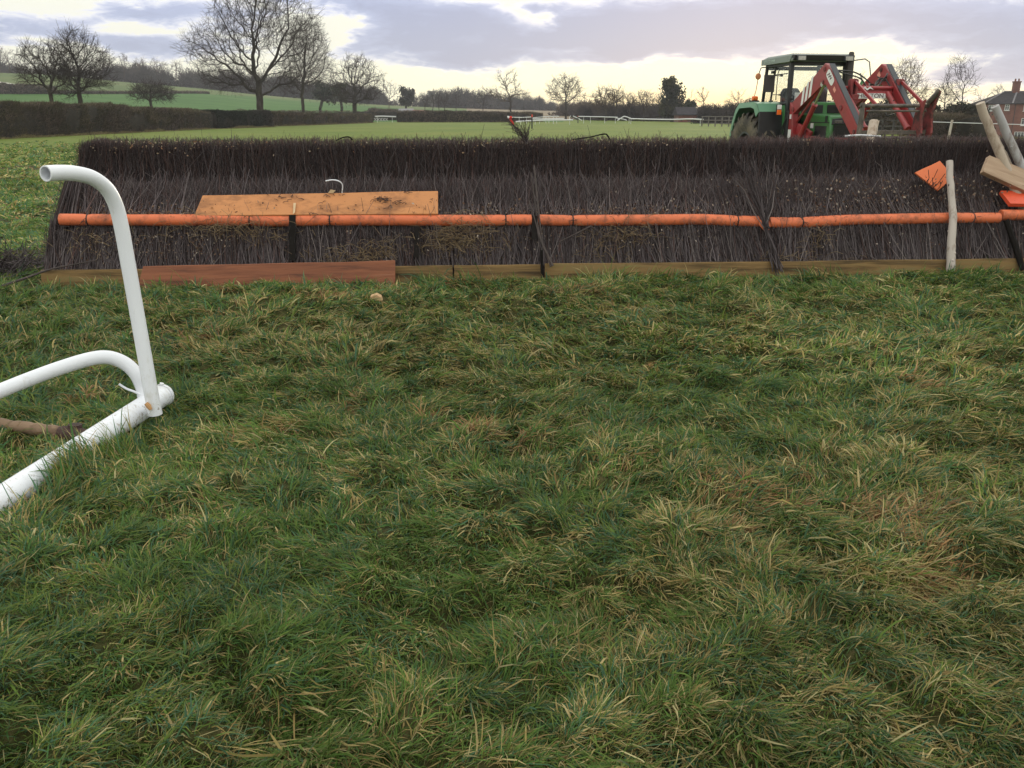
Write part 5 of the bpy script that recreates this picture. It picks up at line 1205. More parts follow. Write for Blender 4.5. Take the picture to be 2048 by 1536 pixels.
def tree(label, px, pbase, Y, ellpx, fork_px, seed, name='bare_tree', cat='tree', natt=900, group=None, mat=None, lean_px=0, fork_dx=0, depth=.85, **k):
    """ellpx: (px, py, half width, half height) ellipses of the crown as it stands at distance Y"""
    g = np.random.default_rng(seed); b = P(px, pbase, Y); x, y = b[0], b[1]; z0 = gz(x, y)
    sc = np.linalg.norm(P(px + 1, 200, Y) - P(px, 200, Y))
    ells = []
    for (ex, ey, hw, hh) in ellpx:
        c = P(ex, ey, Y); w = hw * sc; h = abs(P(ex, ey - hh, Y)[2] - c[2]); ells.append((c[0], c[1] + g.normal(0, w * .12), c[2], w, w * depth, h))
    fz = P(px, fork_px, Y)[2] - z0
    root = empty(name, [x, y, z0], label, cat, group)
    tr, cr = tree_geometry(ells, [x, y, z0 - .1], fz, (lean_px * sc, 0), g, natt=natt, **k)
    if tr.V: tr.build('trunk', M_bark, root)
    if cr.V: cr.build('crown', mat or M_twig, root)
    return root
# the great oak and its neighbours along the hedge
tree('great spreading bare oak, much the tallest tree, rising behind the clipped hedge', 521, 226, 118,
     [(505, 40, 85, 70), (430, 95, 62, 50), (530, -10, 60, 45), (585, 60, 62, 62), (470, 150, 75, 34), (585, 150, 55, 40), (400, 110, 30, 28)], 172, 101, natt=3900, step=.55, r0=.021, twigs=3, twl=1.3, jit=.33, hollow=.15, split=.12, ex=2.08, kill=.62)
tree('forked bare tree with an upright brushy crown beside the great oak', 607, 228, 142,
     [(612, 90, 42, 50), (625, 130, 42, 45), (590, 140, 34, 42), (612, 60, 26, 22)], 203, 102, natt=2800, step=.48, r0=.020, twigs=4, twl=1.2, jit=.30, hollow=.1, split=.12, ex=2.1, kill=.6)
tree('gnarled bare oak with stag-headed branches at the end of the clipped hedge', 710, 228, 168,
     [(712, 140, 36, 34), (745, 165, 28, 26), (680, 160, 26, 30), (715, 190, 50, 18)], 196, 103, natt=2200, step=.52, r0=.032, twigs=3, twl=1.1, jit=.46, hollow=.15, split=.12, ex=2.0, kill=.75)
tree('leaning forked bare tree standing on the hedge line below the hill pasture', 104, 208, 92,
     [(70, 112, 34, 28), (112, 112, 30, 32), (62, 150, 30, 28), (125, 150, 26, 26), (95, 130, 40, 34)], 190, 104, natt=2400, step=.40, r0=.020, twigs=4, twl=1.0, jit=.38, hollow=.1, ex=2.05, kill=.5)
tree('tall many-limbed bare oak beside the leaning forked tree', 162, 208, 95,
     [(150, 95, 38, 38), (185, 125, 36, 34), (128, 130, 34, 34), (195, 165, 32, 16), (160, 150, 50, 30), (140, 185, 28, 12)], 172, 105, natt=3200, step=.40, r0=.020, twigs=4, twl=1.1, jit=.40, hollow=.1, ex=2.05, kill=.5)
tree('small flat-topped bare tree with low spreading branches on the wheat field edge', 302, 212, 150,
     [(300, 182, 38, 16), (320, 192, 28, 12), (280, 192, 22, 12)], 196, 106, natt=1200, step=.45, r0=.030, twigs=5, twl=1.2, jit=.42, hollow=.1, ex=2.05, kill=.6)
# scattered trees of the middle distance
tree('bare tree with two long leaning limbs, behind the white and red rail end', 1021, 222, 210,
     [(1004, 160, 14, 16), (1028, 158, 10, 18), (1030, 185, 24, 12), (990, 186, 24, 12), (1045, 188, 16, 12), (1012, 195, 24, 12)], 196, 107, natt=1500, step=.7, r0=.044, twigs=4, twl=1.3, jit=.35, hollow=.1, mat=M_twigwarm)
tree('round-headed bare tree standing alone against the bright sky beyond the white rails', 1132, 234, 205,
     [(1130, 178, 36, 28), (1135, 165, 24, 16), (1150, 190, 24, 18), (1112, 190, 20, 16)], 212, 108, natt=1900, step=.7, r0=.042, twigs=4, twl=1.4, jit=.28, hollow=.2, mat=M_twigwarm)
mids = [('bare multi-stemmed tree at the near end of the dark belt behind the white rails', 1212, 236, 190, [(1210, 198, 28, 22), (1195, 205, 16, 16)], 222, 900),
        ('bare bushy tree between the two fan-shaped trees of the dark belt', 1258, 236, 195, [(1256, 202, 14, 15)], 222, 450),
        ('fan-shaped bare tree in the middle of the dark belt behind the white rails', 1232, 236, 198, [(1234, 195, 16, 18)], 218, 500),
        ('low fan-shaped bare tree of the dark belt beside the tall evergreen', 1288, 236, 190, [(1288, 200, 22, 18), (1275, 205, 14, 12)], 222, 700),
        ('thin bare tree tucked against the tall evergreen', 1318, 236, 185, [(1317, 200, 10, 16)], 222, 260)]
for i, (lb, px, pb, Y, el, fk, na) in enumerate(mids):
    tree(lb, px, pb, Y, el, fk, 120 + i, natt=int(na * 1.6), step=.55, r0=.042, twigs=5, twl=1.3, jit=.25, hollow=.0, mat=M_twigwarm, up=.12)
tree('slim upright bare tree standing over the low brick barn', 1406, 222, 210, [(1406, 185, 10, 17), (1405, 200, 12, 10)], 208, 130, natt=600, step=.6, r0=.042, twigs=5, twl=1.1, hollow=.0, mat=M_twigwarm, up=.15)
tree('wispy young bare tree between the evergreen and the slim upright tree', 1381, 222, 215, [(1381, 190, 6, 12)], 206, 131, natt=120, step=.6, r0=.03, twigs=3, twl=.9, hollow=.0, mat=M_twigwarm, up=.2)
tree('low spreading bare tree seen just behind the tractor\'s rear mudguard', 1474, 225, 120, [(1474, 197, 22, 12), (1455, 203, 14, 8), (1495, 200, 12, 12)], 213, 132, natt=500, step=.4, r0=.018, twigs=3, twl=.8, hollow=.0, mat=M_twigwarm)
tree('wide bare tree rising behind the loader arms', 1806, 235, 85, [(1808, 160, 34, 38), (1830, 190, 30, 30), (1790, 185, 30, 32)], 212, 133, natt=2600, step=.36, r0=.017, twigs=5, twl=1.0, hollow=.1, mat=M_twigwarm, up=.15, jit=.2)
tree('small bare tree glimpsed between the cab and the loader arm', 1716, 235, 95, [(1716, 168, 20, 20)], 205, 134, natt=500, step=.40, r0=.014, twigs=3, twl=.8, hollow=.0, up=.15)
tree('dense dark bare tree beside the taller bare tree, beyond the fork', 1886, 232, 80, [(1887, 180, 17, 26), (1880, 195, 18, 16), (1898, 200, 20, 18)], 212, 135, natt=1800, step=.32, r0=.016, twigs=5, twl=.7, hollow=.0, jit=.24, up=.1)
tree('tall airy bare tree standing between the fork and the brick house', 1921, 228, 84, [(1918, 140, 28, 26), (1935, 160, 18, 26), (1912, 165, 26, 20), (1938, 178, 14, 12), (1905, 188, 22, 14)], 196, 136, natt=2300, step=.36, r0=.016, twigs=4, twl=.85, hollow=.1, jit=.28, up=.16)
tree('low rounded bare tree behind the leaning poles', 1962, 232, 120, [(1962, 198, 22, 12)], 216, 137, natt=500, step=.5, r0=.02, twigs=4, twl=.8, hollow=.0, mat=M_twigwarm)
tree('pale bare tree rising just behind the brick house roof', 1996, 232, 230, [(1996, 184, 16, 14), (2004, 178, 8, 8)], 212, 138, natt=400, step=.7, r0=.035, twigs=4, twl=1.1, hollow=.0, mat=M_twigwarm)
# trees along the crest of the hill, and single ones below the church
ridge = [(21, 152, 400, [(20, 118, 14, 18)], 'bare tree at the left end of the hilltop row'), (2, 152, 405, [(2, 112, 12, 18)], 'bare tree on the hill cut by the picture\'s left edge'),
         (205, 160, 420, [(205, 122, 16, 18)], 'bare hilltop tree seen just past the crown of the many-limbed oak'), (250, 163, 425, [(249, 125, 12, 21)], 'tallest bare tree of the hilltop row over the dark wood'),
         (280, 165, 430, [(280, 128, 12, 13)], 'bare hilltop tree between the tallest one and the round-headed one'), (316, 168, 425, [(315, 133, 20, 14)], 'wide round-headed bare tree of the hilltop row'),
         (352, 172, 430, [(352, 135, 14, 12)], 'bare hilltop tree just short of the great oak\'s lowest limbs'), (400, 178, 430, [(400, 150, 18, 9)], 'low bare hilltop tree behind the great oak\'s outermost limb'),
         (778, 216, 330, [(778, 178, 14, 16), (790, 186, 10, 12)], 'bare tree with a wide crown on the slope past the gnarled oak'), (445, 182, 430, [(445, 152, 20, 12)], 'bare hilltop tree seen through the great oak\'s lower limbs')]
for i, (px, pb, Y, el, lb) in enumerate(ridge):
    tree(lb, px, pb, Y, el, pb - (pb - el[0][1]) * .35, 200 + i, natt=420, step=1.0, r0=.06, twigs=4, twl=2.0, hollow=.1, jit=.3, split=.2, group='bare trees along the hill crest', mat=M_twigwarm)

# leafy evergreens: many small leaf clumps on a limb skeleton
def evergreen(label, px, pbase, Y, ellpx, seed, n=9000, leaf=.16, cols=((.022, .030, .016), (.035, .045, .022), (.05, .058, .03)), name='evergreen_tree', gaps=.25, group=None):
    g = np.random.default_rng(seed); b = P(px, pbase, Y); x, y = b[0], b[1]; z0 = gz(x, y); sc = np.linalg.norm(P(px + 1, 200, Y) - P(px, 200, Y))
    ells = []
    for (ex, ey, hw, hh) in ellpx:
        c = P(ex, ey, Y); ells.append((c[0], c[1], c[2], hw * sc, hw * sc * .9, abs(P(ex, ey - hh, Y)[2] - c[2])))
    root = empty(name, [x, y, z0], label, 'tree', group)
    zt = max(e[2] for e in ells)
    tr, cr = tree_geometry(ells, [x, y, z0 - .1], (zt - z0) * .25, (0, 0), g, natt=260, r0=.05, twigs=0, hollow=0)
    for v, q in zip(cr.V, cr.Q): tr.add(v, q - (0))
    V = np.concatenate(tr.V[:1]); 
    tr2, _ = tr, None
    mk('trunk', np.concatenate(tr.V), [np.concatenate(fix_q(tr, cr))], M_bark, root)
    sub = ellipsoids(ells, max(30, n // 90), g, .45); k = g.integers(0, len(sub), n); cl = (ells[0][3]) * .22
    c = sub[k] + g.normal(0, cl, (n, 3)); keep = vnoise(c[:, 0] * 1.1 / cl * .5, c[:, 2] * 1.1 / cl * .5, seed) > gaps * .6; c = c[keep]; k = k[keep]; n = len(c)
    u = g.normal(0, 1, (n, 3)); u /= np.linalg.norm(u, axis=1, keepdims=True); w = np.cross(u, g.normal(0, 1, (n, 3))); w /= np.linalg.norm(w, axis=1, keepdims=True); s = leaf * g.uniform(.5, 1.4, (n, 1))
    V = np.stack([c - u * s, c + w * s * .6, c + u * s, c - w * s * .6], 1).reshape(-1, 3); Q = np.arange(4 * n).reshape(n, 4)
    cc = np.array(cols); ct = cc[g.integers(0, len(cc), len(sub))][k] * g.uniform(.7, 1.3, (n, 1))
    mk('crown', V, [Q], M_needle, root, tint=np.repeat(ct, 4, 0)); return root
def fix_q(tr, cr):
    out = []; off = 0; q_ = list(tr.Q); 
    for v, q in zip(tr.V, q_):
        out.append(q - q.min() + off); off += len(v)
    return out
evergreen('tall dark evergreen with a full ragged crown, beyond the white rails', 1344, 237, 180, [(1344, 200, 20, 36), (1341, 172, 13, 20), (1350, 178, 12, 18), (1344, 220, 22, 16)], 301, n=9000, leaf=.22, cols=((.022, .028, .016), (.04, .046, .024), (.06, .058, .03)))
evergreen('small pointed evergreen over the brick barn roof', 1375, 228, 195, [(1376, 214, 7, 14)], 302, n=900, leaf=.25)
evergreen('second small pointed evergreen over the brick barn roof', 1385, 228, 196, [(1385, 213, 6, 14)], 303, n=900, leaf=.25)['label'] = 'narrow pointed evergreen at the gable side of the brick barn roof'
evergreen('round dark evergreen tree standing alone on the hillside, before the church tower', 812, 216, 300, [(812, 192, 14, 20)], 304, n=2600, leaf=.34, gaps=.0, cols=((.03, .034, .026), (.045, .048, .034)))
evergreen('dark ivy-clad evergreen on the slope between the two forked trees', 640, 214, 230, [(645, 182, 16, 22), (660, 192, 14, 16)], 305, n=1500, leaf=.30, gaps=.3)
evergreen('dark ivy-clad tree on the slope beside the gnarled oak', 683, 214, 225, [(682, 185, 12, 22)], 306, n=1100, leaf=.30, gaps=.3)
for i, (px, Y) in enumerate(((850, 250), (866, 248), (878, 252), (890, 246), (912, 290), (966, 280))):
    tree(['dark round-topped tree just left of the church tower', 'dark tree standing in front of the church tower', 'dark slim tree right beside the church tower', 'dark round-topped tree one place past the church tower',
          'dark round-topped tree by itself on the slope, well past the church tower', 'dark round-topped tree on the slope before the bare two-limbed tree'][i], px, 222, Y, [(px, 200 - (i % 3), 10 + (i % 2) * 3, 12 + i % 3), (px + 4, 206, 8, 8)], 212, 310 + i, natt=420, step=.7, r0=.045, twigs=6, twl=1.3, hollow=.0, jit=.35,
         group='dark trees on the slope below the church')

# ------------------------------------------------------------------ woods that read as one mass
def wood_mass(name, label, spans, seed, n, leaf=.9, col=((.030, .026, .024), (.045, .038, .034), (.06, .05, .042)), density=1.0):
    """spans: (px, base_py, top_py, Y) along the wood's edge; a belt of overlapping twiggy crowns"""
    g = np.random.default_rng(seed); sp = np.array(spans, float); acc = Acc()
    u = g.uniform(0, 1, n); xs = np.interp(u, np.linspace(0, 1, len(sp)), sp[:, 0]); bs = np.interp(u, np.linspace(0, 1, len(sp)), sp[:, 1]); ts = np.interp(u, np.linspace(0, 1, len(sp)), sp[:, 2]); Ys = np.interp(u, np.linspace(0, 1, len(sp)), sp[:, 3])
    for i in range(n):
        Y = Ys[i] + g.uniform(0, 30); b = P(xs[i], bs[i], Y); z0 = min(b[2], gz(b[0], b[1])) - .3; zt = P(xs[i], ts[i], Y)[2]; h = (zt - z0) * g.uniform(.62, 1.12); w = h * g.uniform(.35, .6)
        m = int(260 * density); d = g.normal(0, 1, (m, 3)); d /= np.linalg.norm(d, axis=1, keepdims=True); r = g.uniform(.05, 1, (m, 1)) ** .5
        c = np.array([b[0], b[1], z0 + h * .55]) + d * r * np.array([w, w, h * .48])
        dr = d * .6 + g.normal(0, .6, (m, 3)) + np.array([0, 0, .5]); dr /= np.linalg.norm(dr, axis=1, keepdims=True); l = h * .16 * g.uniform(.5, 1.4, (m, 1))
        V, Q, _ = tubes(np.stack([c - dr * l, c + dr * l], 1), np.full((m, 1), h * .012) * np.array([[1, .4]]), 3)
        tc = np.array(col)[g.integers(0, len(col))] * g.uniform(.8, 1.25); acc.add(V, Q, tint=np.repeat(tc[None] * np.ones((m, 1)), 6, 0))
        V, Q, _ = tubes(np.array([[[b[0], b[1], z0 - 1], [b[0] + .2, b[1], z0 + h * .5], [b[0], b[1], z0 + h * .85]]]), np.array([[h * .03, h * .022, h * .008]]), 5); acc.add(V, Q, tint=np.repeat(tc[None], len(V), 0))
        # undergrowth
        m = 70; c = np.stack([b[0] + g.normal(0, w, m), b[1] + g.normal(0, w * .6, m), z0 + g.uniform(0, h * .34, m)], 1); dr = g.normal(0, 1, (m, 3)); dr /= np.linalg.norm(dr, axis=1, keepdims=True); l = h * .10
        V, Q, _ = tubes(np.stack([c - dr * l, c + dr * l], 1), np.full((m, 2), h * .028), 3); acc.add(V, Q, tint=np.repeat(tc[None] * .8, len(V), 0))
    o = acc.build(name, M_hedge); tag(o, label, 'wood', kind='stuff'); return o
wood_mass('woodland', 'dark leafless wood running down the crest of the hill behind the great oak', [(205, 162, 135, 420), (270, 166, 128, 420), (340, 173, 142, 420), (420, 181, 140, 420), (520, 190, 152, 430), (620, 200, 158, 430), (700, 206, 168, 430), (765, 211, 178, 440)], 401, 150, density=.9)
wood_mass('woodland', 'line of leafless scrub and trees along the left end of the hilltop', [(-60, 149, 118, 430), (60, 149, 125, 430), (210, 162, 138, 430)], 402, 34, density=.8)
wood_mass('woodland', 'dark wood around the church tower along the low skyline', [(765, 212, 190, 440), (860, 215, 186, 440), (930, 217, 178, 440), (985, 219, 190, 460), (1060, 220, 192, 470), (1120, 222, 205, 480)], 403, 80, density=.9)
wood_mass('woodland', 'far pale line of woods low on the horizon beside the round-headed tree', [(1060, 223, 207, 700), (1180, 226, 208, 700), (1300, 227, 212, 700)], 404, 60, density=.6)
wood_mass('woodland', 'hazy brown row of bare trees along the horizon from the round-headed tree to the tractor', [(1120, 231, 206, 260), (1180, 232, 200, 255), (1300, 232, 204, 250), (1400, 233, 202, 250), (1520, 234, 200, 250)], 408, 60, density=.8, col=((.07, .05, .038), (.09, .065, .05), (.06, .046, .036)))
wood_mass('woodland', 'dark belt of shrubs and saplings behind the white rails', [(1165, 239, 212, 195), (1220, 239, 208, 200), (1290, 239, 208, 195), (1330, 239, 212, 190)], 405, 46, density=1.2)
wood_mass('woodland', 'dark thicket beyond the post and rail fence beside the brick barn', [(1398, 240, 214, 150), (1440, 241, 212, 150), (1480, 242, 208, 140), (1540, 243, 206, 140)], 406, 40, density=1.2)
wood_mass('woodland', 'dark wood beyond the tractor along the horizon', [(1540, 243, 212, 170), (1640, 243, 212, 170), (1740, 243, 210, 160), (1790, 244, 214, 150)], 407, 40, density=1.0)

# ------------------------------------------------------------------ hedges: clipped box of twigs over a dark core
HC = np.array([(.095, .074, .058), (.13, .10, .08), (.065, .054, .04), (.085, .075, .042), (.15, .115, .088)])
def hedge(label, pts, seed, n, tw=.011, ln=.42, cols=HC, name='hedge', cat='hedge', skirt=True, group=None, rough=.20):
    """pts: (px, Y, height, half thickness)"""
    g = np.random.default_rng(seed); pp = [(P(px, 230, Y)[0], Y, h, w) for px, Y, h, w in pts]; q = np.array(pp)
    root = empty(name, [q[:, 0].mean(), q[:, 1].mean(), gz(q[:, 0].mean(), q[:, 1].mean())], label, cat, group)
    d = np.concatenate([[0], np.cumsum(np.hypot(np.diff(q[:, 0]), np.diff(q[:, 1])))]); Lh = d[-1]; m = max(12, int(Lh / .7)); u = np.linspace(0, Lh, m)
    I = lambda k, t: np.interp(t, d, q[:, k])
    def frame_at(t):
        e = .4; tx = I(0, t + e) - I(0, t - e); ty = I(1, t + e) - I(1, t - e); l = np.hypot(tx, ty) + 1e-6; return -ty / l, tx / l
    prof = [(-1, 0), (-1.02, .45), (-.95, .82), (-.7, .98), (.7, .98), (.95, .82), (1.02, .45), (1, 0)]
    V = []; nx, ny = frame_at(u); H = I(2, u); W = I(3, u)
    for j, (a, b) in enumerate(prof):
        wob = 1 + rough * 1.4 * (vnoise(u * .55, u * 0 + j * 3, seed) - .5) + rough * (vnoise(u * 1.7, u * 0 + j * 5, seed + 1) - .5)
        x = I(0, u) + nx * a * W * wob * .93; y = I(1, u) + ny * a * W * wob * .93; V.append(np.stack([x, y, ground_z(x, y, False) - .1 + b * H * (1 + .5 * (wob - 1)) * .97], 1))
    V = np.stack(V, 1).reshape(-1, 3); k = len(prof); F = []
    for i in range(m - 1):
        for j in range(k - 1): F.append([i * k + j, i * k + j + 1, (i + 1) * k + j + 1, (i + 1) * k + j])
    F += [list(range(k))[::-1], [(m - 1) * k + j for j in range(k)]]
    mk('core', V, F, M_hedgecore, root, smooth=True)
    # twigs denser where near
    t = g.uniform(0, 1, n) ** 1.0 * Lh; Yt = I(1, t); keep = g.uniform(0, 1, n) < np.clip((q[:, 1].min() / Yt) ** 1.2, .25, 1); t = t[keep]; n = len(t)
    nx, ny = frame_at(t); H = I(2, t); W = I(3, t); face = g.uniform(0, 1, n)
    wob = 1 + rough * 1.4 * (vnoise(t * .55, t * 0, seed) - .5) + rough * (vnoise(t * 1.7, t * 0 + 5, seed + 1) - .5)
    sd = np.where((nx * I(0, t) + ny * I(1, t)) > 0, -1.0, 1.0)          # the face towards the photographer
    top = face > .62; back = (face < .12)
    a = np.where(top, g.uniform(-.9, .9, n), np.where(back, -sd, sd) * g.uniform(.86, 1.0, n)); b = np.where(top, .96, g.uniform(0.02, .98, n)); a = np.where((b > .85) & ~top, a * .93, a)
    x = I(0, t) + nx * a * W * wob; y = I(1, t) + ny * a * W * wob; z = ground_z(x, y, False) + b * H * (1 + .5 * (wob - 1))
    c = np.stack([x, y, z], 1); dr = np.stack([nx * a * .5, ny * a * .5, np.where(top, .9, .55)], 1) + g.normal(0, .5, (n, 3)); dr /= np.linalg.norm(dr, axis=1, keepdims=True)
    l = ln * g.uniform(.4, 1.2, (n, 1)) * np.where(top, np.where(g.uniform(0, 1, n) < .12, 1.1, .5), 1)[:, None]; sc = np.clip(Yt[keep] / 64, 1, 2.2)
    cc = cols[np.clip((vnoise(t * .35, b * 2, seed + 3) * len(cols) + g.normal(0, .7, n)), 0, len(cols) - .01).astype(int)] * g.uniform(.75, 1.3, (n, 1))
    V, Q, tt = tubes(np.stack([c - dr * l * .5, c + dr * l * .1 + g.normal(0, .03, (n, 3)), c + dr * l * .5], 1), (tw * sc)[:, None] * np.array([[1, .8, .45]]), 3, cc)
    mk('twigs', V, [Q], M_hedge, root, tint=tt)
    if skirt:       # pale dead grass along the foot
        ns = n // 5; t = g.uniform(0, Lh, ns); nx, ny = frame_at(t); sd = np.where((nx * I(0, t) + ny * I(1, t)) > 0, -1.0, 1.0); a = sd * (I(3, t) + g.uniform(-.1, .5, ns))
        x = I(0, t) + nx * a; y = I(1, t) + ny * a; c = np.stack([x, y, ground_z(x, y, False)], 1); e = c + np.stack([g.normal(0, .12, ns), g.normal(0, .12, ns), g.uniform(.06, .34, ns) * vnoise(t * .8, t * 0, seed + 9)], 1)
        V, Q, tt = tubes(np.stack([c, e], 1), np.full((ns, 2), .012) * np.array([[1, .4]]), 3, np.array([(.20, .16, .085), (.14, .13, .05), (.24, .19, .11)])[g.integers(0, 3, ns)])
        mk('dead_grass', V, [Q], M_hedge, root, tint=tt)['kind'] = 'stuff'
    return root
hedge('long tall clipped hedge, brown and leafless, running in from the left edge', [(-330, 50, 2.35, 1.0), (-40, 60, 2.35, 1.0), (60, 66, 2.3, 1.0), (200, 76, 2.3, 1.0), (300, 86, 2.05, .95), (408, 99, 1.9, .95)], 501, 60000, tw=.013)
IVY = np.array([(.020, .026, .018), (.03, .036, .024), (.036, .034, .026), (.042, .036, .03)])
hedge('short dark green-tinged length of clipped hedge in front of the great oak', [(418, 100, 1.9, .95), (460, 104, 1.85, .95), (528, 112, 1.8, .95)], 502, 14000, cols=IVY, tw=.016)
hedge('lower clipped hedge running on from the great oak towards the racecourse gap', [(534, 118, 1.75, .9), (600, 128, 1.65, .9), (660, 140, 1.55, .9), (736, 162, 1.45, .9)], 503, 26000, tw=.016)
hedge('flat-topped dark hedge across the far side of the course, with gaps at its foot', [(795, 172, 1.9, 1.0), (880, 172, 2.0, 1.0), (1012, 172, 1.85, 1.0), (1078, 180, 1.7, 1.0)], 504, 9000, tw=.017)
hedge('thin dark hedge row along the foot of the wheat field', [(-60, 120, 2.9, .7), (110, 125, 2.7, .7), (240, 132, 2.4, .7), (420, 150, 2.2, .7), (700, 185, 1.9, .7), (830, 200, 1.9, .7)], 505, 8000, tw=.018, skirt=False)
hedge('dark hedge on the hill between the wheat and the pasture, near the left edge', [(-60, on_hill(-60, 188)[1], 2.6, 1.2), (40, on_hill(40, 188)[1], 2.4, 1.2), (118, on_hill(118, 188)[1], 1.8, 1.2)], 506, 2500, tw=.04, ln=1.1, skirt=False)
hedge('low hedge line dividing the wheat from the pasture higher up the hill', [(122, on_hill(122, 188)[1], .9, .8), (240, on_hill(240, 188)[1], .7, .8), (420, on_hill(420, 188)[1], .7, .8)], 507, 1800, tw=.04, ln=.8, skirt=False)
hedge('low brown hedge on the slope below the wood, right of the gnarled oak', [(740, 250, 1.5, 1.2), (830, 245, 1.3, 1.2), (960, 250, 1.2, 1.2), (1040, 240, 1.2, 1.2)], 508, 2500, tw=.035, ln=.8, skirt=False)
# thickets on the right
hedge('low tangled brown scrub behind the rope fence and the fork\'s end', [(1846, 63, 1.6, 1.2), (1900, 58, 1.5, 1.2), (1962, 56, 1.6, 1.2)], 509, 9000, tw=.009, ln=.5, rough=.5, name='scrub', cat='scrub')
hedge('low dark scrub along the post and rail fence under the fork', [(1735, 78, 1.5, 1.2), (1800, 76, 1.7, 1.2), (1860, 72, 1.6, 1.2)], 510, 8000, tw=.010, ln=.5, rough=.5, name='scrub', cat='scrub')
def thicket(label, px, pbase, Y, ellpx, seed, natt=700, cols=None, **k):
    return tree(label, px, pbase, Y, ellpx, pbase - 3, seed, name='bush', cat='bush', natt=natt, step=.32, r0=.012, twigs=5, twl=.55, hollow=.0, split=.2, jit=.35, up=.12, **k)
thicket('dark tangled bush behind the fork\'s cross bar', 1765, 252, 62, [(1765, 228, 26, 22), (1790, 236, 22, 16)], 601, natt=1100)
thicket('dark tangled bush behind the middle of the fork', 1815, 254, 64, [(1815, 236, 26, 18), (1835, 242, 20, 12)], 602, natt=900)
thicket('dense bush behind the fork\'s end plates and the rope fence post', 1880, 256, 66, [(1875, 234, 28, 20), (1900, 238, 26, 18)], 603, natt=1100)
thicket('dense rounded bush in front of the brick house, behind the rope fence', 1945, 258, 70, [(1940, 232, 28, 20), (1960, 236, 26, 20)], 604, natt=1100)
evergreen('dark leafy shrub at the foot of the tall airy bare tree', 1915, 250, 78, [(1918, 222, 20, 16), (1950, 226, 26, 16), (1900, 232, 22, 16)], 605, n=5000, leaf=.12, cols=((.022, .028, .018), (.036, .038, .024), (.045, .042, .03)), name='shrub')['category'] = 'shrub'
evergreen('dark leafy mass behind the loader and the tangled bushes', 1790, 252, 80, [(1770, 226, 30, 18), (1810, 232, 30, 16), (1850, 230, 24, 18)], 606, n=5000, leaf=.13, cols=((.024, .026, .018), (.038, .036, .026)), name='shrub')['category'] = 'shrub'

# ------------------------------------------------------------------ buildings
def brick_mat(name, c1, c2, mortar, scale):
    m, nt, b = new_mat(name); N = nt.nodes.new; L = nt.links.new
    tc = N('ShaderNodeTexCoord'); br = N('ShaderNodeTexBrick'); br.inputs['Scale'].default_value = scale
    br.inputs['Color1'].default_value = (*c1, 1); br.inputs['Color2'].default_value = (*c2, 1); br.inputs['Mortar'].default_value = (*mortar, 1); br.inputs['Mortar Size'].default_value = .012
    mp = N('ShaderNodeMapping'); mp.inputs['Rotation'].default_value = (math.pi / 2, 0, 0); L(tc.outputs['Object'], mp.inputs[0]); L(mp.outputs[0], br.inputs['Vector'])
    n = N('ShaderNodeTexNoise'); n.inputs['Scale'].default_value = .8; n.inputs['Detail'].default_value = 6; L(tc.outputs['Object'], n.inputs['Vector'])
    mx = N('ShaderNodeMix'); mx.data_type = 'RGBA'; mx.blend_type = 'MULTIPLY'; mx.inputs[0].default_value = .7; L(br.outputs[0], mx.inputs[6])
    cr = N('ShaderNodeValToRGB'); L(n.outputs[0], cr.inputs[0]); cr.color_ramp.elements[0].position = .3; cr.color_ramp.elements[0].color = (.55, .5, .5, 1); cr.color_ramp.elements[1].position = .7; cr.color_ramp.elements[1].color = (1.15, 1.1, 1.05, 1)
    L(cr.outputs[0], mx.inputs[7]); L(mx.outputs[2], b.inputs['Base Color']); b.inputs['Roughness'].default_value = .85; return m
M_brick = brick_mat('red_brick', (.20, .066, .044), (.15, .052, .038), (.16, .12, .10), 4)
M_slate = noise_mat('slate_roof', [(.022, .021, .024), (.036, .033, .036), (.055, .048, .05)], scale=1.6, rough=.95, spec=.08, stretch=(1, 1, 4), bump=.4)
M_ridge = plain('ridge_tile', (.16, .15, .16), rough=.8)
M_frame = plain('white_window_frame', (.62, .62, .62), rough=.5)
M_pane = noise_mat('window_glass', [(.03, .035, .04), (.10, .11, .12)], scale=1.2, rough=.08)
M_stone = noise_mat('church_stone', [(.08, .075, .068), (.12, .11, .10)], scale=.8, rough=.9)
M_roofdark = noise_mat('barn_roof', [(.03, .028, .032), (.05, .046, .052)], scale=2, rough=.95, spec=.08)
def window(parent, x, z, w, h, y, nb=2):
    mb = MB(); f = .09
    mb.box((x, y - .03, z + h / 2 - f / 2), (w, .10, f)); mb.box((x, y - .03, z - h / 2 + f / 2), (w, .10, f)); mb.box((x - w / 2 + f / 2, y - .03, z), (f, .10, h - 2 * f)); mb.box((x + w / 2 - f / 2, y - .03, z), (f, .10, h - 2 * f))
    for k in range(1, nb): mb.box((x - w / 2 + w * k / nb, y - .03, z), (f * .8, .08, h - 2 * f))
    mb.box((x, y - .028, z + h * .16), (w - 2 * f, .06, f * .5)); mb.box((x, y - .075, z - h / 2 - .05), (w + .2, .2, .09))
    wd = mb.build('window', M_frame, parent, local=True, smooth=False); MB().box((x, y - .015, z), (w - .12, .02, h - .12)).build('pane', M_pane, wd, local=True, smooth=False)
HY = 185.0; hp = P(1971, 207, HY); he = hp[2]; hb = gz(hp[0] + 5, HY) - 1.2
house = empty('brick_house', [hp[0], HY, hb], 'red brick house with hipped slate roof, white windows and a chimney', 'house', rz=R(-10))
hh = he - hb; HWd = 17.0; HD = 8.5
MB().box((HWd / 2, HD / 2, hh / 2), (HWd, HD, hh)).build('wall', M_brick, house, local=True, smooth=False)
o_ = .35; rh = 2.3
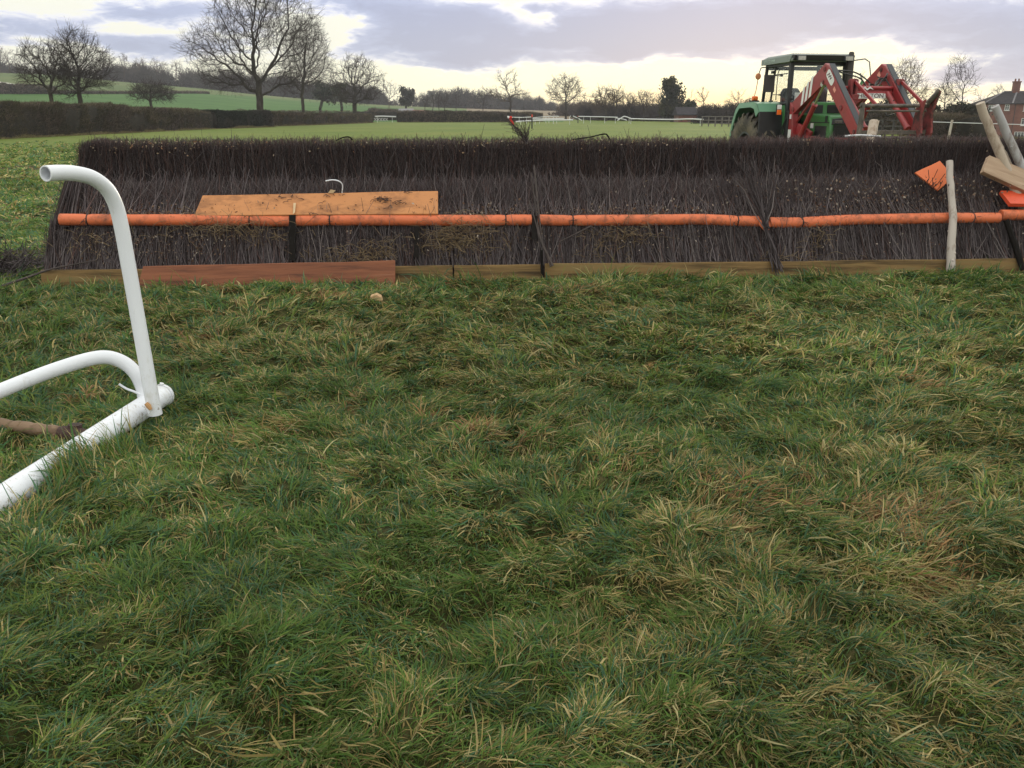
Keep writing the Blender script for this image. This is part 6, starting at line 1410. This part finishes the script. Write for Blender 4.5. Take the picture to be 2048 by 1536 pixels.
mb = MB(); V = [(-o_, -o_, hh), (HWd + o_, -o_, hh), (HWd + o_, HD + o_, hh), (-o_, HD + o_, hh), (4.6, HD / 2, hh + rh), (HWd - 4.6, HD / 2, hh + rh), (-o_, -o_, hh - .12), (HWd + o_, -o_, hh - .12), (HWd + o_, HD + o_, hh - .12), (-o_, HD + o_, hh - .12)]
mb.raw(V, [[0, 1, 5, 4], [1, 2, 5], [2, 3, 4, 5], [3, 0, 4], [0, 6, 7, 1], [1, 7, 8, 2], [2, 8, 9, 3], [3, 9, 6, 0], [6, 9, 8, 7]]); rf = mb.build('roof', M_slate, house, local=True, smooth=False)
mb = MB(); mb.tube([(-o_, -o_, hh + .05), (4.6, HD / 2, hh + rh + .06)], .12, 6); mb.tube([(4.6, HD / 2, hh + rh + .06), (HWd - 4.6, HD / 2, hh + rh + .06)], .12, 6); mb.bar((4.9, -o_ - .02, hh + .06), (6.9, HD / 2, hh + rh + .06), .28, .1); mb.build('ridge_tiles', M_ridge, rf, local=True)
mb = MB(); mb.box((6.6, HD / 2, hh + rh + .8), (1.25, .9, 2.3)); mb.box((6.6, HD / 2, hh + rh + 1.88), (1.45, 1.1, .22)); ch = mb.build('chimney', M_brick, rf, local=True, smooth=False)
mb = MB()
for k in (-.32, .32): mb.lathe([(.13, 0), (.17, 0), (.15, .5), (.11, .5)], (6.6 + k, HD / 2, hh + rh + 1.99), axis='z', n=10)
mb.build('chimney_pot', M_brick, ch, local=True)
for (x, dz, w, nb) in ((1.15, -.85, 1.0, 2), (4.1, -.75, .85, 2), (8.0, -.9, 1.7, 3), (12.5, -.9, 1.7, 3)): window(house, x, hh + dz, w, 1.1, 0, nb)
window(house, .9, hh - 3.0, .7, .9, 0, 2); window(house, 8.0, hh - 3.5, 1.8, 1.4, 0, 3); window(house, 12.5, hh - 3.5, 1.8, 1.4, 0, 3); window(house, 7.1, hh - 6.0, 1.8, 1.2, 0, 3)
MB().tube([(5.6, -.08, hh - .1), (5.6, -.08, .2)], .06, 8).build('downpipe', M_tblack, house, local=True)
# brick barn with a slate roof, beyond the rails
bY = 172.0; bp0 = P(1357, 237, bY); bz = gz(bp0[0], bY)
barn = empty('brick_barn', [bp0[0], bY, bz], 'low brick barn with long grey roof and steep gable, beside the tall evergreen', 'barn', rz=0)
sc = bY / FPX / math.cos(PITCH) * .97; LB = (1394 - 1357) * sc; GW = (1411 - 1391) * sc; eh = P(1380, 229, bY)[2] - bz; rh_ = P(1380, 214, bY)[2] - bz; gh = P(1402, 216, bY)[2] - bz
mb = MB(); mb.box((LB / 2, 2.5, eh / 2), (LB, 5, eh)); mb.prism([(LB, -.25, 0), (LB + GW, -.25, 0), (LB + GW, -.25, eh * .9), (LB + GW / 2, -.25, gh), (LB, -.25, eh * .9)], (0, 1, 0), 5.2); mb.build('wall', M_brick, barn, local=True, smooth=False)
mb = MB(); mb.prism([(-.3, -.35, eh), (-.3, 2.5, rh_), (-.3, 5.35, eh), (-.3, 5.35, eh - .12), (-.3, -.35, eh - .12)], (1, 0, 0), LB + .28); mb.prism([(LB - .2, -.4, eh * .9 - .1), (LB + GW / 2, -.4, gh + .22), (LB + GW / 2, -.4, gh + .02), (LB - .05, -.4, eh * .9 - .2)], (0, 1, 0), 5.6); mb.prism([(LB + GW + .2, -.4, eh * .9 - .1), (LB + GW / 2, -.4, gh + .22), (LB + GW / 2, -.4, gh + .02), (LB + GW + .05, -.4, eh * .9 - .2)], (0, 1, 0), 5.6)
mb.build('roof', M_roofdark, barn, local=True, smooth=False); mb = MB(); mb.box((LB + GW * .4, -.29, eh * .62), (.9, .06, .7)); mb.build('window', M_frame, barn, local=True, smooth=False)
# church tower on the low skyline
cY = 440.0; ct = P(863, 184, cY); cb = gz(ct[0], cY)
tower = empty('church_tower', [ct[0], cY, cb], 'square stone church tower showing above the dark wood on the skyline', 'church tower', rz=R(12))
th = ct[2] - cb; w = 12 * cY / FPX
mb = MB(); mb.box((0, 0, th / 2), (w, w, th)); mb.box((0, 0, th * .62), (w + .3, w + .3, .35)); mb.build('wall', M_stone, tower, local=True, smooth=False)
mb = MB()
for i in range(4):
    for (ax, ay) in ((1, 0), (0, 1)):
        for s in (-1, 1):
            p = (-.42 + .28 * i) * w; mb.box((p if ax else s * (w / 2 - .15), s * (w / 2 - .15) if ax else p, th + .22), (.55, .3, .44) if ax else (.3, .55, .44))
mb.build('battlement', M_stone, tower, local=True, smooth=False); MB().box((0, -w / 2 - .02, th * .82), (.8, .08, 1.5)).build('window', M_tblack, tower, local=True, smooth=False)
# low roofs of the racecourse sheds and parked things far off beyond the hedge
def shed(label, px0, px1, ptop, pbot, Y, mat, roofmat, cat='shed', name='shed'):
    a, b = P(px0, pbot, Y), P(px1, ptop, Y); x0 = a[0]; W = b[0] - a[0]; z0 = gz(x0 + W / 2, Y); H = b[2] - z0
    r = empty(name, [x0 + W / 2, Y, z0], label, cat); MB().box((0, 1.5, H * .35), (W, 3, H * .7)).build('wall', mat, r, local=True, smooth=False)
    MB().prism([(-W / 2 - .2, -.2, H * .7), (-W / 2 - .2, 1.5, H), (-W / 2 - .2, 3.2, H * .7)], (1, 0, 0), W + .4).build('roof', roofmat, r, local=True, smooth=False); return r
M_redroof = plain('red_tin_roof', (.17, .05, .042), rough=.7); M_palewall = plain('pale_wall', (.22, .21, .21), rough=.8)
shed('low red-roofed shed showing over the far flat-topped hedge', 826, 846, 219.5, 228, 215, M_palewall, M_redroof)
shed('low grey shed over the far hedge beside the red-roofed shed', 798, 824, 217, 226, 222, M_palewall, plain('grey_roof', (.20, .19, .21), rough=.7))
shed('low dark-roofed brick outbuilding in front of the brick house, mostly hidden by bushes', 1925, 1962, 209, 250, 120, M_brick, M_roofdark)

# ------------------------------------------------------------------ racecourse rails
def rail(label, pts, posts, r=.06, name='white_rail', group='white running rails across the course', mat=None, pr=.035, lift=0):
    """pts: (px,py,Y) along the rail; posts: indices in 0..1 where a leg stands"""
    pth = smooth_path([P(*p) for p in pts], 24); m = pth.mean(0); root = empty(name, [m[0], m[1], gz(m[0], m[1])], label, 'rail', group)
    MB().tube(pth, r, 8).build('rail_tube', mat or M_whitefar, root)
    for t in posts:
        q = pth[int(t * (len(pth) - 1))]; zz = gz(q[0], q[1]) - .05
        MB().tube([q, q * .5 + np.array([q[0], q[1], zz]) * .5, (q[0], q[1], zz)], pr, 7).build('leg', mat or M_whitefar, root)
    return root
RY = 150.0
rail('white running rail starting at the twig bundle\'s red tip, standing on posts', [(1024, 234.5, RY), (1045, 235, RY), (1062, 234, RY)], (.35, .75), r=.07)
rail('sagging white rail on short posts, topmost of the heap of rails', [(1062, 236, RY + 4), (1085, 234, RY + 4), (1102, 233, RY + 4), (1118, 232.5, RY + 4)], (.5, .65, .8, .95), r=.06)
rail('loose white rail lying across the middle of the heap of rails', [(1063, 238, RY - 3), (1095, 238, RY - 3), (1128, 237, RY - 3)], (.3, .7), r=.085)
rail('long thick white rail lowest in the heap of rails', [(1031, 243.5, RY - 12), (1075, 241, RY - 12), (1146, 240, RY - 12)], (.15, .5, .99), r=.10)
rail('white running rail on straight posts between the red-topped pole and the crossed rails', [(1157, 233, RY + 5), (1190, 233.5, RY + 5), (1235, 234.5, RY + 5)], (.18, .43, .75, .97), r=.075)
rail('fallen white rail end slanting down beside the red-topped pole', [(1146, 232, RY + 3), (1155, 236, RY + 3), (1164, 241, RY + 3)], (), r=.07)
rail('crooked white leg standing up beside the slanting rail end', [(1139, 239, RY + 2), (1140, 233, RY + 2), (1142, 231.5, RY + 2)], (), r=.05)
rail('crossed broken white rails leaning together at the middle of the course', [(1235, 241, RY), (1244, 235, RY), (1250, 233, RY), (1262, 237, RY)], (.95,), r=.085)
rail('short white rail propped over the crossed rails', [(1232, 236, RY + 1), (1247, 238.5, RY + 1), (1254, 241, RY + 1)], (), r=.07)
rail('long sagging white rail running from the crossed rails to the wooden fence', [(1262, 237.5, RY - 4), (1300, 238.5, RY - 10), (1345, 239, RY - 18), (1380, 238, RY - 22), (1406, 239, RY - 26)], (.02, .99), r=.085)
rail('far white rail in the gap past the end of the long clipped hedge', [(731, 234, 168), (742, 234.5, 168)], (.5,), r=.09)
rail('far white rail beside the pile of jump stands, in the gap of the hedges', [(750, 233, 168), (765, 232.5, 168), (792, 233.5, 168)], (.2, .9), r=.11)
M_redpost = plain('red_paint', (.6, .06, .035), rough=.5)
def marker(label, px, p0, p1, p2, Y):
    b, m, t = P(px, p2, Y), P(px, p1, Y), P(px, p0, Y); r = empty('marker_pole', b, label, 'marker pole'); MB().tube([b - np.array([0, 0, .4]), m], .07, 8).build('pole', M_tblack, r); MB().tube([m, t], .085, 8).build('red_top', M_redpost, r); return r
marker('thin marker pole with a red top at the heap of white rails', 1064, 229, 234, 252, 100)
marker('short dark marker pole beside the slanting rail end', 1156, 232, 233, 241, RY)
# white and dark jump stands in the gap
mb = MB(); c = P(762, 237, 165)
for k in range(5): q = c + np.array([(k - 2) * .5, 0, -.15]); mb.bar(q + np.array([-.2, 0, -.25]), q + np.array([.2, 0, .25]), .06, .06, up=(0, 1, 0)); mb.bar(q + np.array([.2, 0, -.25]), q + np.array([-.25, .1, .22]), .06, .06, up=(0, 1, 0))
o = mb.build('jump_stand', M_whitefar); recentre(o); tag(o, 'jumble of small white jump stands under the far rail in the hedge gap', 'jump stand')
# post and rail fence beyond the course
M_oldwood = noise_mat('grey_fence_wood', [(.10, .09, .08), (.17, .15, .135)], scale=5, rough=.9)
def wood_fence(label, px0, py0, px1, py1, Y0, Y1, n, h=1.25, rails=(.95, .6, .3), name='wooden_fence', mat=None):
    mat = mat or M_oldwood; A = P(px0, py0, Y0); B = P(px1, py1, Y1); m = (A + B) / 2; root = empty(name, [m[0], m[1], gz(m[0], m[1])], label, 'fence'); pts = [A + (B - A) * k / (n - 1) for k in range(n)]; Z = [gz(p[0], p[1]) for p in pts]
    for p, z in zip(pts, Z): MB().box((p[0], p[1], z + h * .47), (.13, .13, h * 1.06)).build('post', mat, root, smooth=False)
    for f in rails:
        mb = MB()
        for k in range(n - 1): mb.bar((pts[k][0], pts[k][1] - .09, Z[k] + h * f), (pts[k + 1][0], pts[k + 1][1] - .09, Z[k + 1] + h * f + .02), .05, .10)
        mb.build('rail', mat, root, smooth=False)
    return root
wood_fence('grey post and rail fence beyond the course, left of the tractor', 1404, 245, 1500, 246, 118, 112, 8)
wood_fence('dark post and rail fence seen under the fork', 1700, 262, 1900, 264, 70, 66, 10, h=1.15, mat=plain('dark_fence_wood', (.06, .055, .05), rough=.9))
# electric rope fence with one wooden post
A, Bq, C = P(1856, 243.5, 46), P(1904, 245, 44), P(2140, 252, 38); b = P(1900, 274, 44)
rope = empty('rope_fence', [Bq[0], Bq[1], gz(Bq[0], Bq[1])], 'white rope fence on a thin wooden post between the fork and the leaning poles', 'fence')
MB().tube(list(smooth_path([A, Bq, C], 20)), .018, 6).build('rope', M_whitefar, rope)
q = Bq.copy(); MB().tube([(q[0] - .12, q[1], gz(q[0], q[1]) - .2), (q[0], q[1], q[2] + .12)], .06, 8).build('post', M_pole, rope)
q2 = C + np.array([0, 0, 0]); MB().tube([(q2[0], q2[1], gz(q2[0], q2[1]) - .2), (q2[0], q2[1], q2[2] + .12)], .06, 8).build('post', M_pole, rope)
# pale track and gate line on the hill at the left
mb = MB(); t0 = [P(px, py, 300) for px, py in ((-20, 178), (12, 178), (50, 178))]
tr = [on_hill(px, py) for px, py in ((-30, 162), (10, 167), (30, 171), (52, 175))]
pth = smooth_path(tr, 20); V = []; 
for q in pth: V += [(q[0] - 1.2, q[1] - 1.2, gz(q[0] - 1.2, q[1] - 1.2) + .12), (q[0] + 1.2, q[1] + 1.2, gz(q[0] + 1.2, q[1] + 1.2) + .12)]
o = mk('track', np.array(V), [[2 * i, 2 * i + 1, 2 * i + 3, 2 * i + 2] for i in range(len(pth) - 1)], plain('chalky_track', (.42, .40, .35), rough=.9)); tag(o, kind='structure')

# ------------------------------------------------------------------ air
def haze(dens=.00034):
    m = bpy.data.materials.new('pale_air'); m.use_nodes = True; nt = m.node_tree; nt.nodes.clear(); v = nt.nodes.new('ShaderNodeVolumePrincipled'); o = nt.nodes.new('ShaderNodeOutputMaterial')
    v.inputs['Color'].default_value = (.86, .86, .95, 1); v.inputs['Density'].default_value = dens; v.inputs['Anisotropy'].default_value = .3
    nt.links.new(v.outputs[0], o.inputs['Volume'])
    o_ = MB().box((0, 385, 30), (1300, 1000, 76)).build('haze', m, smooth=False); tag(o_, 'thin pale haze over the far fields', 'haze', kind='stuff'); return o_
HAZE = True
if HAZE: haze()
